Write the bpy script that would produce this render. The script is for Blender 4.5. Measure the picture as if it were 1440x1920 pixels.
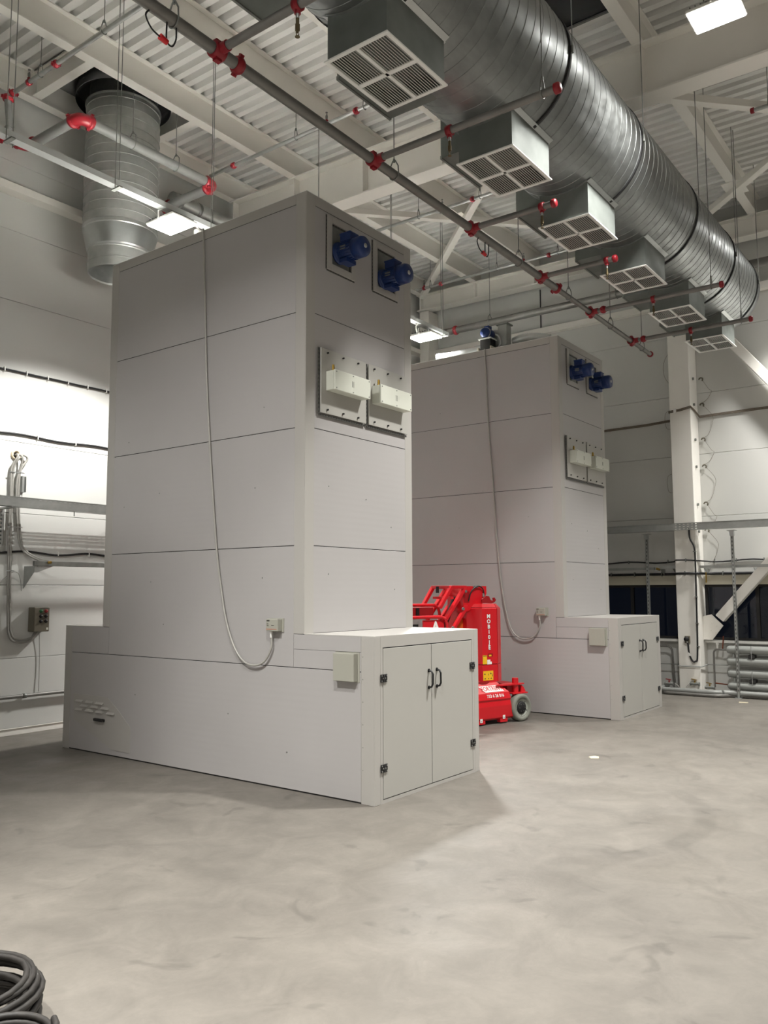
import bpy, bmesh, math, random
from mathutils import Vector, Matrix

for o in list(bpy.data.objects):
    bpy.data.objects.remove(o)
random.seed(7)
SC = bpy.context.scene
COL = SC.collection
PI = math.pi

# ------------------------------------------------------------------ camera, world, exposure
CAM_AZ, CAM_PITCH, CAM_ROLL, CAM_H, CAM_F = .64121, .09582, -.003646, 1.6, 1551.48
_fw = Vector((math.cos(CAM_AZ) * math.cos(CAM_PITCH), math.sin(CAM_AZ) * math.cos(CAM_PITCH), math.sin(CAM_PITCH)))
_rt = Vector((math.sin(CAM_AZ), -math.cos(CAM_AZ), 0))
_up = _rt.cross(_fw)
_r2 = _rt * math.cos(CAM_ROLL) + _up * math.sin(CAM_ROLL)
_u2 = _up * math.cos(CAM_ROLL) - _rt * math.sin(CAM_ROLL)
cam_data = bpy.data.cameras.new('camera')
cam = bpy.data.objects.new('camera', cam_data)
COL.objects.link(cam)
cam.matrix_world = Matrix(((_r2.x, _u2.x, -_fw.x, 0), (_r2.y, _u2.y, -_fw.y, 0), (_r2.z, _u2.z, -_fw.z, CAM_H), (0, 0, 0, 1)))
cam_data.sensor_fit = 'AUTO'
cam_data.sensor_width = 36
cam_data.lens = CAM_F / 1920 * 36
cam_data.clip_start = .05
SC.camera = cam

world = bpy.data.worlds.new('night')
SC.world = world
world.use_nodes = True
world.node_tree.nodes['Background'].inputs[0].default_value = (.012, .016, .03, 1)
world.node_tree.nodes['Background'].inputs[1].default_value = .35
SC.view_settings.view_transform = 'Standard'
SC.view_settings.look = 'None'
SC.view_settings.gamma = 1
SC.view_settings.use_curve_mapping = False
SC.view_settings.exposure = 0.55

LAMP_W = 175.0          # watts of every floodlight in the hall
LAMP_COL = (1.0, .985, .945)

# ------------------------------------------------------------------ materials
def lin(c):
    return tuple(((v / 255) / 12.92 if v / 255 <= .04045 else ((v / 255 + .055) / 1.055) ** 2.4) for v in c) + (1,)

MAT = {}
def mat(name, col, rough=.5, metal=0.0, spec=.5, var=None, bump=None, rvar=None):
    """var=(scale, amount, stretch) colour mottling; bump=(scale, strength); rvar=(scale, amount) gloss mottling"""
    m = bpy.data.materials.new(name)
    m.use_nodes = True
    nt = m.node_tree
    b = nt.nodes['Principled BSDF']
    b.inputs['Base Color'].default_value = lin(col)
    b.inputs['Roughness'].default_value = rough
    b.inputs['Metallic'].default_value = metal
    b.inputs['Specular IOR Level'].default_value = spec
    def coords(stretch=None):
        tc = nt.nodes.new('ShaderNodeTexCoord')
        mp = nt.nodes.new('ShaderNodeMapping')
        nt.links.new(tc.outputs['Object'], mp.inputs[0])
        if stretch:
            mp.inputs['Scale'].default_value = stretch
        return mp.outputs[0]
    def noise(scale, stretch=None, detail=5):
        n = nt.nodes.new('ShaderNodeTexNoise')
        n.inputs['Scale'].default_value = scale
        n.inputs['Detail'].default_value = detail
        nt.links.new(coords(stretch), n.inputs['Vector'])
        return n.outputs['Fac']
    if var:
        f = noise(var[0], var[2] if len(var) > 2 else None)
        r = nt.nodes.new('ShaderNodeMapRange')
        r.inputs['From Min'].default_value = .3
        r.inputs['From Max'].default_value = .7
        r.inputs['To Min'].default_value = 1 - var[1]
        r.inputs['To Max'].default_value = 1 + var[1]
        nt.links.new(f, r.inputs['Value'])
        mx = nt.nodes.new('ShaderNodeVectorMath')
        mx.operation = 'SCALE'
        mx.inputs[0].default_value = lin(col)[:3]
        nt.links.new(r.outputs[0], mx.inputs['Scale'])
        nt.links.new(mx.outputs[0], b.inputs['Base Color'])
    if rvar:
        f = noise(rvar[0], rvar[2] if len(rvar) > 2 else None)
        r = nt.nodes.new('ShaderNodeMapRange')
        r.inputs['From Min'].default_value = .3
        r.inputs['From Max'].default_value = .7
        r.inputs['To Min'].default_value = max(.02, rough - rvar[1])
        r.inputs['To Max'].default_value = rough + rvar[1]
        nt.links.new(f, r.inputs['Value'])
        nt.links.new(r.outputs[0], b.inputs['Roughness'])
    if bump:
        bp = nt.nodes.new('ShaderNodeBump')
        bp.inputs['Strength'].default_value = bump[1]
        bp.inputs['Distance'].default_value = .01
        nt.links.new(noise(bump[0]), bp.inputs['Height'])
        nt.links.new(bp.outputs[0], b.inputs['Normal'])
    MAT[name] = m
    return m

def ribbed(name, col, rough, pitch, strength, metal=0.0):
    """painted sheet with shallow horizontal rolled lines"""
    m = mat(name, col, rough, metal, var=(1.3, .02))
    nt = m.node_tree
    tc = nt.nodes.new('ShaderNodeTexCoord')
    sp = nt.nodes.new('ShaderNodeSeparateXYZ')
    nt.links.new(tc.outputs['Object'], sp.inputs[0])
    mu = nt.nodes.new('ShaderNodeMath'); mu.operation = 'MULTIPLY'; mu.inputs[1].default_value = 2 * PI / pitch
    nt.links.new(sp.outputs['Z'], mu.inputs[0])
    sn = nt.nodes.new('ShaderNodeMath'); sn.operation = 'SINE'
    nt.links.new(mu.outputs[0], sn.inputs[0])
    ns = nt.nodes.new('ShaderNodeTexNoise'); ns.inputs['Scale'].default_value = 2.2; ns.inputs['Detail'].default_value = 2
    nt.links.new(tc.outputs['Object'], ns.inputs['Vector'])
    ad = nt.nodes.new('ShaderNodeMath'); ad.operation = 'MULTIPLY_ADD'; ad.inputs[1].default_value = .14
    nt.links.new(sn.outputs[0], ad.inputs[0]); nt.links.new(ns.outputs['Fac'], ad.inputs[2])
    bp = nt.nodes.new('ShaderNodeBump'); bp.inputs['Strength'].default_value = strength; bp.inputs['Distance'].default_value = .012
    nt.links.new(ad.outputs[0], bp.inputs['Height'])
    nt.links.new(bp.outputs[0], nt.nodes['Principled BSDF'].inputs['Normal'])
    return m

def concrete():
    m = mat('concrete', (180, 175, 166), .62, spec=.35)
    nt = m.node_tree
    b = nt.nodes['Principled BSDF']
    L = nt.links.new
    tc = nt.nodes.new('ShaderNodeTexCoord')
    P = tc.outputs['Object']
    def N(scale, detail, rough=.6, dist=0.0):
        n = nt.nodes.new('ShaderNodeTexNoise')
        n.inputs['Scale'].default_value = scale; n.inputs['Detail'].default_value = detail
        n.inputs['Roughness'].default_value = rough; n.inputs['Distortion'].default_value = dist
        L(P, n.inputs['Vector']); return n.outputs['Fac']
    def MR(v, a, c, lo, hi, smooth=False):
        r = nt.nodes.new('ShaderNodeMapRange')
        if smooth: r.interpolation_type = 'SMOOTHSTEP'
        for k, x in zip(('From Min', 'From Max', 'To Min', 'To Max'), (a, c, lo, hi)): r.inputs[k].default_value = x
        L(v, r.inputs['Value']); return r.outputs[0]
    def MA(op, a, c):
        n = nt.nodes.new('ShaderNodeMath'); n.operation = op
        for i, x in enumerate((a, c)):
            if hasattr(x, 'links'): L(x, n.inputs[i])
            else: n.inputs[i].default_value = x
        return n.outputs[0]
    big = MR(N(.7, 6, .62, .6), .35, .68, .86, 1.07)
    mid = MR(N(3.1, 8, .7, .9), .36, .66, .84, 1.07)
    fine = MR(N(38, 4), .3, .7, .97, 1.03)
    spots = MR(N(2.3, 3, .5, 1.5), .63, .72, 1.0, .80, True)     # scattered dark scuffs
    pale = MR(N(1.45, 5, .6, 2.0), .64, .72, 1.0, 1.07, True)    # trowelled pale streaks
    # curved tyre track left by a trolley
    sp = nt.nodes.new('ShaderNodeSeparateXYZ'); L(P, sp.inputs[0])
    dx = MA('SUBTRACT', sp.outputs['X'], 5.77); dy = MA('SUBTRACT', sp.outputs['Y'], 3.15)
    rad = MA('SQRT', MA('ADD', MA('MULTIPLY', dx, dx), MA('MULTIPLY', dy, dy)), 0)
    ring = MR(MA('ABSOLUTE', MA('SUBTRACT', rad, 1.42), 0), .05, .10, 1, 0, True)
    side = MR(sp.outputs['Y'], 2.0, 2.5, 1, 0, True)
    fade = MR(N(5, 4), .3, .6, .25, 1)
    track = MA('SUBTRACT', 1.0, MA('MULTIPLY', MA('MULTIPLY', ring, side), MA('MULTIPLY', fade, .17)))
    f = big
    for k in (mid, fine, spots, pale, track): f = MA('MULTIPLY', f, k)
    sc = nt.nodes.new('ShaderNodeVectorMath'); sc.operation = 'SCALE'
    sc.inputs[0].default_value = lin((115, 110, 103))[:3]
    L(f, sc.inputs['Scale']); L(sc.outputs[0], b.inputs['Base Color'])
    L(MR(N(1.6, 5), .3, .7, .42, .68), b.inputs['Roughness'])
    bp = nt.nodes.new('ShaderNodeBump'); bp.inputs['Strength'].default_value = .12; bp.inputs['Distance'].default_value = .01
    L(N(24, 6), bp.inputs['Height']); L(bp.outputs[0], b.inputs['Normal'])
    return m

concrete()
mat('wall_white', (210, 210, 206), .45, var=(.8, .02))
mat('steel_white', (244, 241, 234), .5, var=(1.5, .03))
mat('deck_white', (240, 239, 236), .42, var=(2.0, .02))
mat('flash_cream', (214, 208, 190), .5)
ribbed('cabinet_grey', (178, 175, 174), .38, .055, .065)
mat('cabinet_trim', (178, 175, 170), .42)
mat('top_white', (238, 238, 234), .5)
mat('cabinet_door', (176, 174, 168), .4, var=(1.0, .015))
mat('gap_dark', (40, 39, 38), .8)
mat('galv', (176, 178, 175), .45, .7, var=(9, .10), rvar=(6, .10))
mat('galv_duct', (150, 153, 152), .42, .88, var=(7, .10, (1, 2, 2)), rvar=(9, .10))
mat('galv_box', (122, 127, 123), .6, .45, var=(4, .12), rvar=(5, .1))
mat('galv_bright', (196, 199, 198), .3, .9, var=(8, .06))
mat('channel_pale', (206, 209, 208), .4, .3)
mat('rail_dark', (96, 95, 90), .5, .4)
mat('zinc_dull', (138, 140, 136), .5, .7, var=(12, .10))
mat('pipe_grey', (126, 124, 120), .48, .35, var=(6, .12))
mat('pipe_painted', (142, 143, 140), .45, .1, var=(4, .06))
mat('fitting_red', (142, 22, 34), .42, var=(20, .08))
mat('lift_red', (206, 26, 36), .3, var=(2, .03))
mat('lift_red_dark', (150, 16, 24), .42)
mat('motor_blue', (20, 46, 100), .4, var=(9, .08))
mat('black_rubber', (24, 24, 25), .6)
mat('black_plastic', (22, 22, 23), .42)
mat('cable_black', (30, 30, 32), .5, var=(14, .25))
mat('cable_worn', (40, 37, 34), .6, var=(16, .4))
mat('cable_brown', (116, 104, 90), .6)
mat('cable_grey', (150, 148, 142), .5)
mat('conduit_grey', (178, 176, 170), .42, .15)
mat('box_pale', (214, 216, 204), .42)
mat('box_grey', (166, 165, 154), .5)
mat('box_olive', (104, 98, 84), .5)
mat('head_bronze', (104, 92, 66), .45, .6)
mat('brass', (170, 140, 70), .35, .9)
mat('white_plastic', (236, 235, 230), .4)
mat('white_paint', (240, 240, 236), .45)
mat('yellow_label', (238, 190, 30), .45)
mat('orange_label', (206, 92, 34), .4)
mat('button_green', (24, 88, 50), .4)
mat('button_red', (130, 24, 28), .4)
mat('tyre_grey', (128, 130, 120), .7, var=(14, .08))
mat('rim_grey', (168, 172, 162), .45)
mat('register_grey', (152, 154, 150), .45)
mat('copper_rust', (120, 62, 40), .55, .4)
mat('foam_beige', (206, 190, 164), .8, bump=(30, .6))
mat('floor_paper', (196, 186, 160), .7)
mat('print_dark', (60, 58, 54), .6)
mat('skylight_dark', (8, 10, 18), .12)

def glass_mat():
    m = bpy.data.materials.new('night_glass'); m.use_nodes = True
    nt = m.node_tree; nt.nodes.clear()
    out = nt.nodes.new('ShaderNodeOutputMaterial')
    g = nt.nodes.new('ShaderNodeBsdfGlossy'); g.inputs['Roughness'].default_value = .03
    t = nt.nodes.new('ShaderNodeBsdfTransparent'); t.inputs[0].default_value = (.55, .58, .6, 1)
    fr = nt.nodes.new('ShaderNodeFresnel'); fr.inputs[0].default_value = 1.5
    mx = nt.nodes.new('ShaderNodeMixShader')
    nt.links.new(fr.outputs[0], mx.inputs[0]); nt.links.new(t.outputs[0], mx.inputs[1]); nt.links.new(g.outputs[0], mx.inputs[2])
    nt.links.new(mx.outputs[0], out.inputs[0]); MAT['night_glass'] = m
glass_mat()

def glow_mat():
    m = bpy.data.materials.new('lamp_lens'); m.use_nodes = True
    nt = m.node_tree; nt.nodes.clear()
    out = nt.nodes.new('ShaderNodeOutputMaterial'); e = nt.nodes.new('ShaderNodeEmission')
    e.inputs[0].default_value = LAMP_COL + (1,); e.inputs[1].default_value = 22
    nt.links.new(e.outputs[0], out.inputs[0]); MAT['lamp_lens'] = m
glow_mat()

# ------------------------------------------------------------------ helpers
ORG = {}
def V(*a): return Vector(a)

class MB:
    """collects shapes (world or local coordinates); build() links them as one mesh object"""
    def __init__(s): s.v = []; s.f = []; s.s = []
    def add(s, vs, fs, smooth=False):
        n = len(s.v); s.v += [Vector(p) for p in vs]
        s.f += [tuple(i + n for i in f) for f in fs]; s.s += [smooth] * len(fs)
        return s
    def box(s, x0, y0, z0, x1, y1, z1):
        if x0 > x1: x0, x1 = x1, x0
        if y0 > y1: y0, y1 = y1, y0
        if z0 > z1: z0, z1 = z1, z0
        return s.add([(x0, y0, z0), (x1, y0, z0), (x1, y1, z0), (x0, y1, z0), (x0, y0, z1), (x1, y0, z1), (x1, y1, z1), (x0, y1, z1)],
                     [(0, 3, 2, 1), (4, 5, 6, 7), (0, 1, 5, 4), (1, 2, 6, 5), (2, 3, 7, 6), (3, 0, 4, 7)])
    def bar(s, p0, p1, w, h, up=(0, 0, 1)):
        p0, p1 = Vector(p0), Vector(p1); d = (p1 - p0).normalized(); up = Vector(up)
        a = d.cross(up).normalized() * (w / 2); b = a.cross(d).normalized() * (h / 2)
        q = [p0 - a - b, p0 + a - b, p0 + a + b, p0 - a + b, p1 - a - b, p1 + a - b, p1 + a + b, p1 - a + b]
        return s.add(q, [(0, 1, 2, 3), (7, 6, 5, 4), (0, 4, 5, 1), (1, 5, 6, 2), (2, 6, 7, 3), (3, 7, 4, 0)])
    def cyl(s, p0, p1, r0, r1=None, n=14, caps=True):
        p0, p1 = Vector(p0), Vector(p1); r1 = r0 if r1 is None else r1
        d = (p1 - p0).normalized(); a = d.orthogonal().normalized(); b = d.cross(a)
        c0 = [p0 + (a * math.cos(t) + b * math.sin(t)) * r0 for t in [2 * PI * i / n for i in range(n)]]
        c1 = [p1 + (a * math.cos(t) + b * math.sin(t)) * r1 for t in [2 * PI * i / n for i in range(n)]]
        s.add(c0 + c1, [(i, (i + 1) % n, n + (i + 1) % n, n + i) for i in range(n)], True)
        if caps:
            s.add(c0, [tuple(reversed(range(n)))]); s.add(c1, [tuple(range(n))])
        return s
    def tube(s, path, r, n=8, closed=False, caps=True):
        P = [Vector(p) for p in path]; m = len(P)
        T = []
        for i in range(m):
            a = P[(i - 1) % m] if (closed or i > 0) else P[i]
            b = P[(i + 1) % m] if (closed or i < m - 1) else P[i]
            T.append((b - a).normalized())
        nrm = T[0].orthogonal().normalized(); rings = []
        for i in range(m):
            nrm = (nrm - T[i] * nrm.dot(T[i]))
            nrm = nrm.normalized() if nrm.length > 1e-6 else T[i].orthogonal().normalized()
            bn = T[i].cross(nrm); rr = r[i] if isinstance(r, (list, tuple)) else r
            rings.append([P[i] + (nrm * math.cos(2 * PI * k / n) + bn * math.sin(2 * PI * k / n)) * rr for k in range(n)])
        vs = [p for q in rings for p in q]; fs = []
        for i in range(m if closed else m - 1):
            j = (i + 1) % m
            for k in range(n):
                fs.append((i * n + k, i * n + (k + 1) % n, j * n + (k + 1) % n, j * n + k))
        s.add(vs, fs, True)
        if caps and not closed:
            s.add(rings[0], [tuple(reversed(range(n)))]); s.add(rings[-1], [tuple(range(n))])
        return s
    def lathe(s, prof, p, axis, n=32, smooth=True, crisp=False):
        """prof: (radius, height along axis)"""
        if crisp:
            for q0, q1 in zip(prof[:-1], prof[1:]): s.lathe([q0, q1], p, axis, n, smooth)
            return s
        p, d = Vector(p), Vector(axis).normalized(); a = d.orthogonal().normalized(); b = d.cross(a); vs = []; fs = []
        for r, h in prof:
            vs += [p + d * h + (a * math.cos(2 * PI * i / n) + b * math.sin(2 * PI * i / n)) * r for i in range(n)]
        for k in range(len(prof) - 1):
            for i in range(n):
                fs.append((k * n + i, k * n + (i + 1) % n, (k + 1) * n + (i + 1) % n, (k + 1) * n + i))
        return s.add(vs, fs, smooth)
    def prism(s, poly, o, U, W, D):
        """2-D outline in the plane o + a*U + b*W, extruded by the vector D"""
        o, U, W, D = Vector(o), Vector(U), Vector(W), Vector(D)
        a = [o + U * x + W * y for x, y in poly]; b = [p + D for p in a]; n = len(a)
        s.add(a, [tuple(range(n))]); s.add(b, [tuple(reversed(range(n)))])
        return s.add(a + b, [(i, i + n, (i + 1) % n + n, (i + 1) % n) for i in range(n)])
    def perf(s, o, U, W, nu, nw, fu=.5, fw=.4):
        """perforated sheet: nu x nw cells, each with a slot"""
        o, U, W = Vector(o), Vector(U) / nu, Vector(W) / nw; a = (1 - fu) / 2; b = (1 - fw) / 2
        for i in range(nu):
            for j in range(nw):
                q = o + U * i + W * j
                pt = lambda x, y: q + U * x + W * y
                s.add([pt(0, 0), pt(1, 0), pt(1, 1), pt(0, 1), pt(a, b), pt(1 - a, b), pt(1 - a, 1 - b), pt(a, 1 - b)],
                      [(0, 1, 5, 4), (1, 2, 6, 5), (2, 3, 7, 6), (3, 0, 4, 7)])
        return s
    def build(s, name, material, parent=None, bevel=0, seg=2, **props):
        org = ORG.get(parent.name, Vector((0, 0, 0))) if parent else Vector((0, 0, 0))
        me = bpy.data.meshes.new(name)
        me.from_pydata([tuple(p - org) for p in s.v], [], s.f)
        me.polygons.foreach_set('use_smooth', s.s)
        me.materials.append(MAT[material]); me.update()
        bm = bmesh.new(); bm.from_mesh(me); bmesh.ops.recalc_face_normals(bm, faces=bm.faces); bm.to_mesh(me); bm.free()
        o = bpy.data.objects.new(name, me); COL.objects.link(o)
        if parent: o.parent = parent
        ORG[o.name] = org
        if bevel:
            b = o.modifiers.new('edge', 'BEVEL'); b.width = bevel; b.segments = seg; b.limit_method = 'ANGLE'
        for k, v in props.items(): o[k] = v
        return o

def ibeam(mb, p0, p1, h, w, tf=.015, tw=.012):
    p0, p1 = Vector(p0), Vector(p1); z = Vector((0, 0, 1))
    mb.bar(p0 + z * tf / 2, p1 + z * tf / 2, w, tf)
    mb.bar(p0 + z * (h - tf / 2), p1 + z * (h - tf / 2), w, tf)
    mb.bar(p0 + z * h / 2, p1 + z * h / 2, tw, h - 2 * tf)
    return mb

def thing(name, label, cat, loc=(0, 0, 0), rotz=0, group=None, local=False, kind=None):
    o = bpy.data.objects.new(name, None); COL.objects.link(o)
    o.location = loc; o.rotation_euler = (0, 0, rotz); o.empty_display_size = .1
    o['label'] = label; o['category'] = cat
    if group: o['group'] = group
    if kind: o['kind'] = kind
    ORG[o.name] = Vector((0, 0, 0)) if local else Vector(loc)
    return o
def tag(o, label, cat, group=None, kind=None):
    o['label'] = label; o['category'] = cat
    if group: o['group'] = group
    if kind: o['kind'] = kind
    return o
def inst(src, name, parent, loc, rot=None):
    """copy of a small part sharing its mesh; loc in world (or the local frame of a local thing)"""
    o = bpy.data.objects.new(name, src); COL.objects.link(o); o.parent = parent
    org = ORG.get(parent.name, Vector((0, 0, 0)))
    M4 = Matrix.Translation(Vector(loc) - org)
    if rot is not None: M4 = M4 @ rot
    o.matrix_local = M4
    ORG[o.name] = org
    return o
def mesh_of(mb, material, name):
    o = mb.build(name, material); me = o.data; bpy.data.objects.remove(o); return me
def copy_tree(o, parent=None):
    c = o.copy(); COL.objects.link(c); ORG[c.name] = ORG.get(o.name, Vector((0, 0, 0)))
    if parent: c.parent = parent
    for ch in list(o.children): copy_tree(ch, c)
    return c
def axis_rot(d):
    """rotation taking +Z to direction d"""
    return Vector((0, 0, 1)).rotation_difference(Vector(d).normalized()).to_matrix().to_4x4()
def arc(c, a, b, r, t0, t1, n):
    c, a, b = Vector(c), Vector(a), Vector(b)
    return [c + (a * math.cos(t0 + (t1 - t0) * i / n) + b * math.sin(t0 + (t1 - t0) * i / n)) * r for i in range(n + 1)]
def smooth_path(P, k=5):
    P = [Vector(p) for p in P]; out = []
    for i in range(len(P) - 1):
        p0 = P[max(i - 1, 0)]; p1 = P[i]; p2 = P[i + 1]; p3 = P[min(i + 2, len(P) - 1)]
        for j in range(k):
            t = j / k
            out.append(.5 * ((2 * p1) + (p2 - p0) * t + (2 * p0 - 5 * p1 + 4 * p2 - p3) * t * t + (3 * p1 - p0 - 3 * p2 + p3) * t ** 3))
    return out + [P[-1]]
def bend(P, r=.1, n=5):
    """rounded corners for a pipe path"""
    P = [Vector(p) for p in P]; out = [P[0]]
    for i in range(1, len(P) - 1):
        a = (P[i - 1] - P[i]).normalized(); b = (P[i + 1] - P[i]).normalized()
        A = P[i] + a * r; B = P[i] + b * r
        for j in range(n + 1):
            t = j / n; out.append(A * (1 - t) ** 2 + P[i] * 2 * t * (1 - t) + B * t * t)
    return out + [P[-1]]

# ------------------------------------------------------------------ the hall: floor, walls, roof
XN, XW, YR, YW = -9.0, 13.54, -9.0, 9.09
def roof_z(y): return 7.77 + .015 * (y - 6.46)

fl = MB().box(XN - .3, YR - .3, -.2, XW + .3, YW + .3, 0).build('floor', 'concrete', kind='structure')
tag(fl, 'pale grey trowelled concrete floor with scuffs and a curved tyre track', 'floor')

def panel_wall(name, label, rows, make, backing):
    w = backing.build(name, 'gap_dark', kind='structure'); tag(w, label, 'wall')
    for z0, z1 in zip(rows[:-1], rows[1:]): make(MB(), z0 + .002, z1 - .002).build('wall_panel', 'wall_white', w, bevel=.004)
    return w
panel_wall('wall_left', 'white horizontal sandwich panel wall behind the grey towers', [.0, .86, 1.69, 2.517, 3.345, 4.17, 5.0, 5.84, 6.67, 7.95],
           lambda m, a, b: m.box(XN, YW, a, XW + .1, YW + .04, b), MB().box(XN - .2, YW + .041, 0, XW + .3, YW + .25, 8.0))
wf = panel_wall('wall_far', 'white panel end wall above a band of dark windows', [1.84, 2.77, 3.77, 4.76, 5.76, 6.76, 7.95],
                lambda m, a, b: m.box(XW, YR, a, XW + .04, YW, b), MB().box(XW + .041, YR - .2, 1.84, XW + .25, YW + .04, 8.0))
MB().box(XW, YR, 0, XW + .2, YW, .78).build('wall_base', 'wall_white', wf)
MB().box(XW, YR, 1.69, XW + .2, YW, 1.838).build('window_head', 'flash_cream', wf)
MB().box(XW - .012, YR, 1.815, XW, YW, 1.84).build('head_flashing', 'flash_cream', wf)
tag(MB().box(XN - .2, YR - .2, 0, XW + .25, YR, 8).build('wall_right', 'wall_white', kind='structure'), 'plain white side wall behind the photographer', 'wall')
tag(MB().box(XN - .2, YR, 0, XN, YW, 8).build('wall_near', 'wall_white', kind='structure'), 'plain white end wall behind the photographer', 'wall')
tag(MB().box(XN, YW - .02, 0, XW, YW, .078).box(XN, YW - .03, .07, XW, YW, .078).build('baseboard_left', 'steel_white', kind='structure', bevel=.003),
    'low white metal skirting strip along the foot of the panel wall', 'skirting')
tag(MB().box(XN, 8.93, 6.25, XW, YW, 6.34).build('trim_1', 'steel_white', kind='structure', bevel=.005), 'white horizontal rail high on the panel wall', 'wall rail')
tag(MB().box(13.42, YR, 6.24, XW, YW, 6.35).build('trim_2', 'steel_white', kind='structure', bevel=.005), 'white horizontal rail high on the windowed end wall', 'wall rail')

def window(n, y0, y1, mull, label):
    w = thing('window_%d' % n, label, 'window', (XW, (y0 + y1) / 2, .83), kind='structure')
    f = MB()
    f.box(XW + .03, y0, .83, XW + .09, y1, .87).box(XW + .03, y0, 1.65, XW + .09, y1, 1.69)
    ys = [y0] + mull + [y1]
    for y in ys: f.box(XW + .03, y - .025, .87, XW + .09, y + .025, 1.65)
    f.build('window_frame', 'gap_dark', w)
    for a, b in zip(ys[:-1], ys[1:]): MB().box(XW + .055, a + .025, .87, XW + .063, b - .025, 1.65).build('pane', 'night_glass', w)
    MB().box(XW - .12, y0, .79, XW + .1, y1, .83).build('window_sill', 'white_plastic', w, bevel=.006)
window(1, 4.12, 8.95, [4.98, 6.1, 7.2, 8.1], 'dark ribbon window between the column and the room corner')
window(2, -3.0, 3.79, [3.03, 1.9, .8, -.4, -1.6], 'dark ribbon window crossed by the white diagonal brace')

# corrugated roof deck
def deck():
    m = MB(); pitch = .1655; prof = [(0, 0), (.076, 0), (.092, .075), (.149, .075)]
    xs = []; x = XN
    while x < XW + .1:
        xs += [(x + a, b) for a, b in prof]; x += pitch
    n = len(xs)
    lo = [(a, YR, roof_z(YR) + b) for a, b in xs]; hi = [(a, YW + .1, roof_z(YW + .1) + b) for a, b in xs]
    m.add(lo + hi, [(i, i + 1, n + i + 1, n + i) for i in range(n - 1)])
    return m
dk = deck().build('ceiling', 'deck_white', kind='structure')
tag(dk, 'white corrugated steel roof deck over the hall', 'ceiling')
MB().box(XN, YR, 8.02, XW + .2, YW + .2, 8.1).build('roof_cover', 'gap_dark', dk)

PUR = [8.90, 7.66, 6.43, 5.19, 3.95, 2.70, 1.46, .22, -1.02, -2.3]
PNAME = ['purlin running tight along the panel wall', 'purlin passing beside the roof opening of the upright duct', 'purlin above the lower sprinkler main',
         'purlin over the far side of the big duct', 'purlin straight above the big duct', 'purlin beside the dark skylight', 'purlin above the brightest floodlight',
         'first purlin beyond the brightest floodlight', 'second purlin beyond the brightest floodlight', 'third purlin beyond the brightest floodlight']
for y, nm in zip(PUR, PNAME):
    z = roof_z(y) - .35
    o = ibeam(MB(), (XN, y + .065, z), (XW - .05, y + .065, z), .35, .13, .016).build('roof_purlin', 'steel_white', bevel=.003)
    tag(o, 'white steel ' + nm, 'beam', 'roof purlins', 'structure')
def rafter(x, h, w, label):
    r = thing('roof_beam', label, 'beam', (x, 0, 7.0), group='roof rafters', kind='structure')
    f = lambda y: roof_z(y) - .35 - h
    ibeam(MB(), (x, YR, f(YR)), (x, 9.02, f(9.02)), h, w, .022, .014).build('beam_section', 'steel_white', r, bevel=.003)
    for y in PUR:
        MB().box(x - w / 2 + .01, y + .03, f(y) + .022, x - .007, y + .045, f(y) + h - .022).build('stiffener', 'steel_white', r)
rafter(8.33, .60, .25, 'deep white steel rafter crossing above the big round duct')
rafter(13.3, .33, .22, 'shallow white steel rafter along the top of the end wall')
rafter(3.34, .60, .25, 'deep white steel rafter above the camera position')
rafter(-1.65, .60, .25, 'deep white steel rafter behind the camera position')

def col_box(x0, y0, x1, y1, z1, label):
    c = thing('column', label, 'column', ((x0 + x1) / 2, (y0 + y1) / 2, 0), kind='structure')
    MB().box(x0, y0, .02, x1, y1, z1).build('column_shaft', 'steel_white', c, bevel=.012)
    MB().box(x0 - .03, y0 - .04, 0, x1, y1 + .04, .02).build('base_plate', 'steel_white', c)
    return c
colm = col_box(13.15, 3.79, 13.538, 4.12, 7.05, 'white box steel column between the two dark windows')
col_box(13.2, 8.74, 13.538, 8.96, 7.1, 'white steel column in the corner behind the towers')

# diagonal wall braces beside the column, and crossed roof braces
def brace(p0, p1, w, h, label, gus=None):
    b = thing('steel_brace', label, 'brace', p0, kind='structure')
    MB().bar(p0, p1, w, h, (1, 0, 0)).build('brace_tube', 'steel_white', b, bevel=.01)
    if gus:
        MB().prism(gus, (13.36, 0, 0), (0, 1, 0), (0, 0, 1), (.016, 0, 0)).build('gusset_plate', 'steel_white', b)
    return b
br = brace((13.37, 3.53, 1.17), (13.37, -.9, 6.17), .15, .15, 'white diagonal brace rising past the dark window', [(3.79, .84), (3.79, 1.20), (3.66, 1.23), (3.49, 1.06), (3.66, .84)])
bolt_me = mesh_of(MB().cyl((0, 0, 0), (0, 0, .016), .014, n=6), 'steel_white', 'bolt')
for y, z in ((3.66, 1.10), (3.60, 1.05), (3.68, .99), (3.61, .95)): inst(bolt_me, 'bolt', br, (13.36, y, z), axis_rot((-1, 0, 0)))
brace((13.37, 3.79, 6.25), (13.37, -.9, .1), .15, .15, 'white diagonal brace descending behind the last duct outlet')
def rbrace(p0, p1, label):
    b = thing('roof_brace', label, 'brace', p0, kind='structure')
    MB().bar(p0, p1, .10, .012).build('brace_flat', 'steel_white', b)
    q0, q1 = Vector(p0), Vector(p1); s = (q1 - q0).cross(Vector((0, 0, 1))).normalized() * .045
    MB().bar(q0 + s + Vector((0, 0, .04)), q1 + s + Vector((0, 0, .04)), .012, .08).build('brace_upstand', 'steel_white', b)
rbrace((8.4, 8.72, 7.36), (13.2, 4.0, 7.33), 'white angle brace running from the deep rafter towards the end wall column')
rbrace((13.15, 8.86, 7.34), (8.4, 4.05, 7.32), 'white angle brace crossing the sprinkler main from the room corner')
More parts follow.
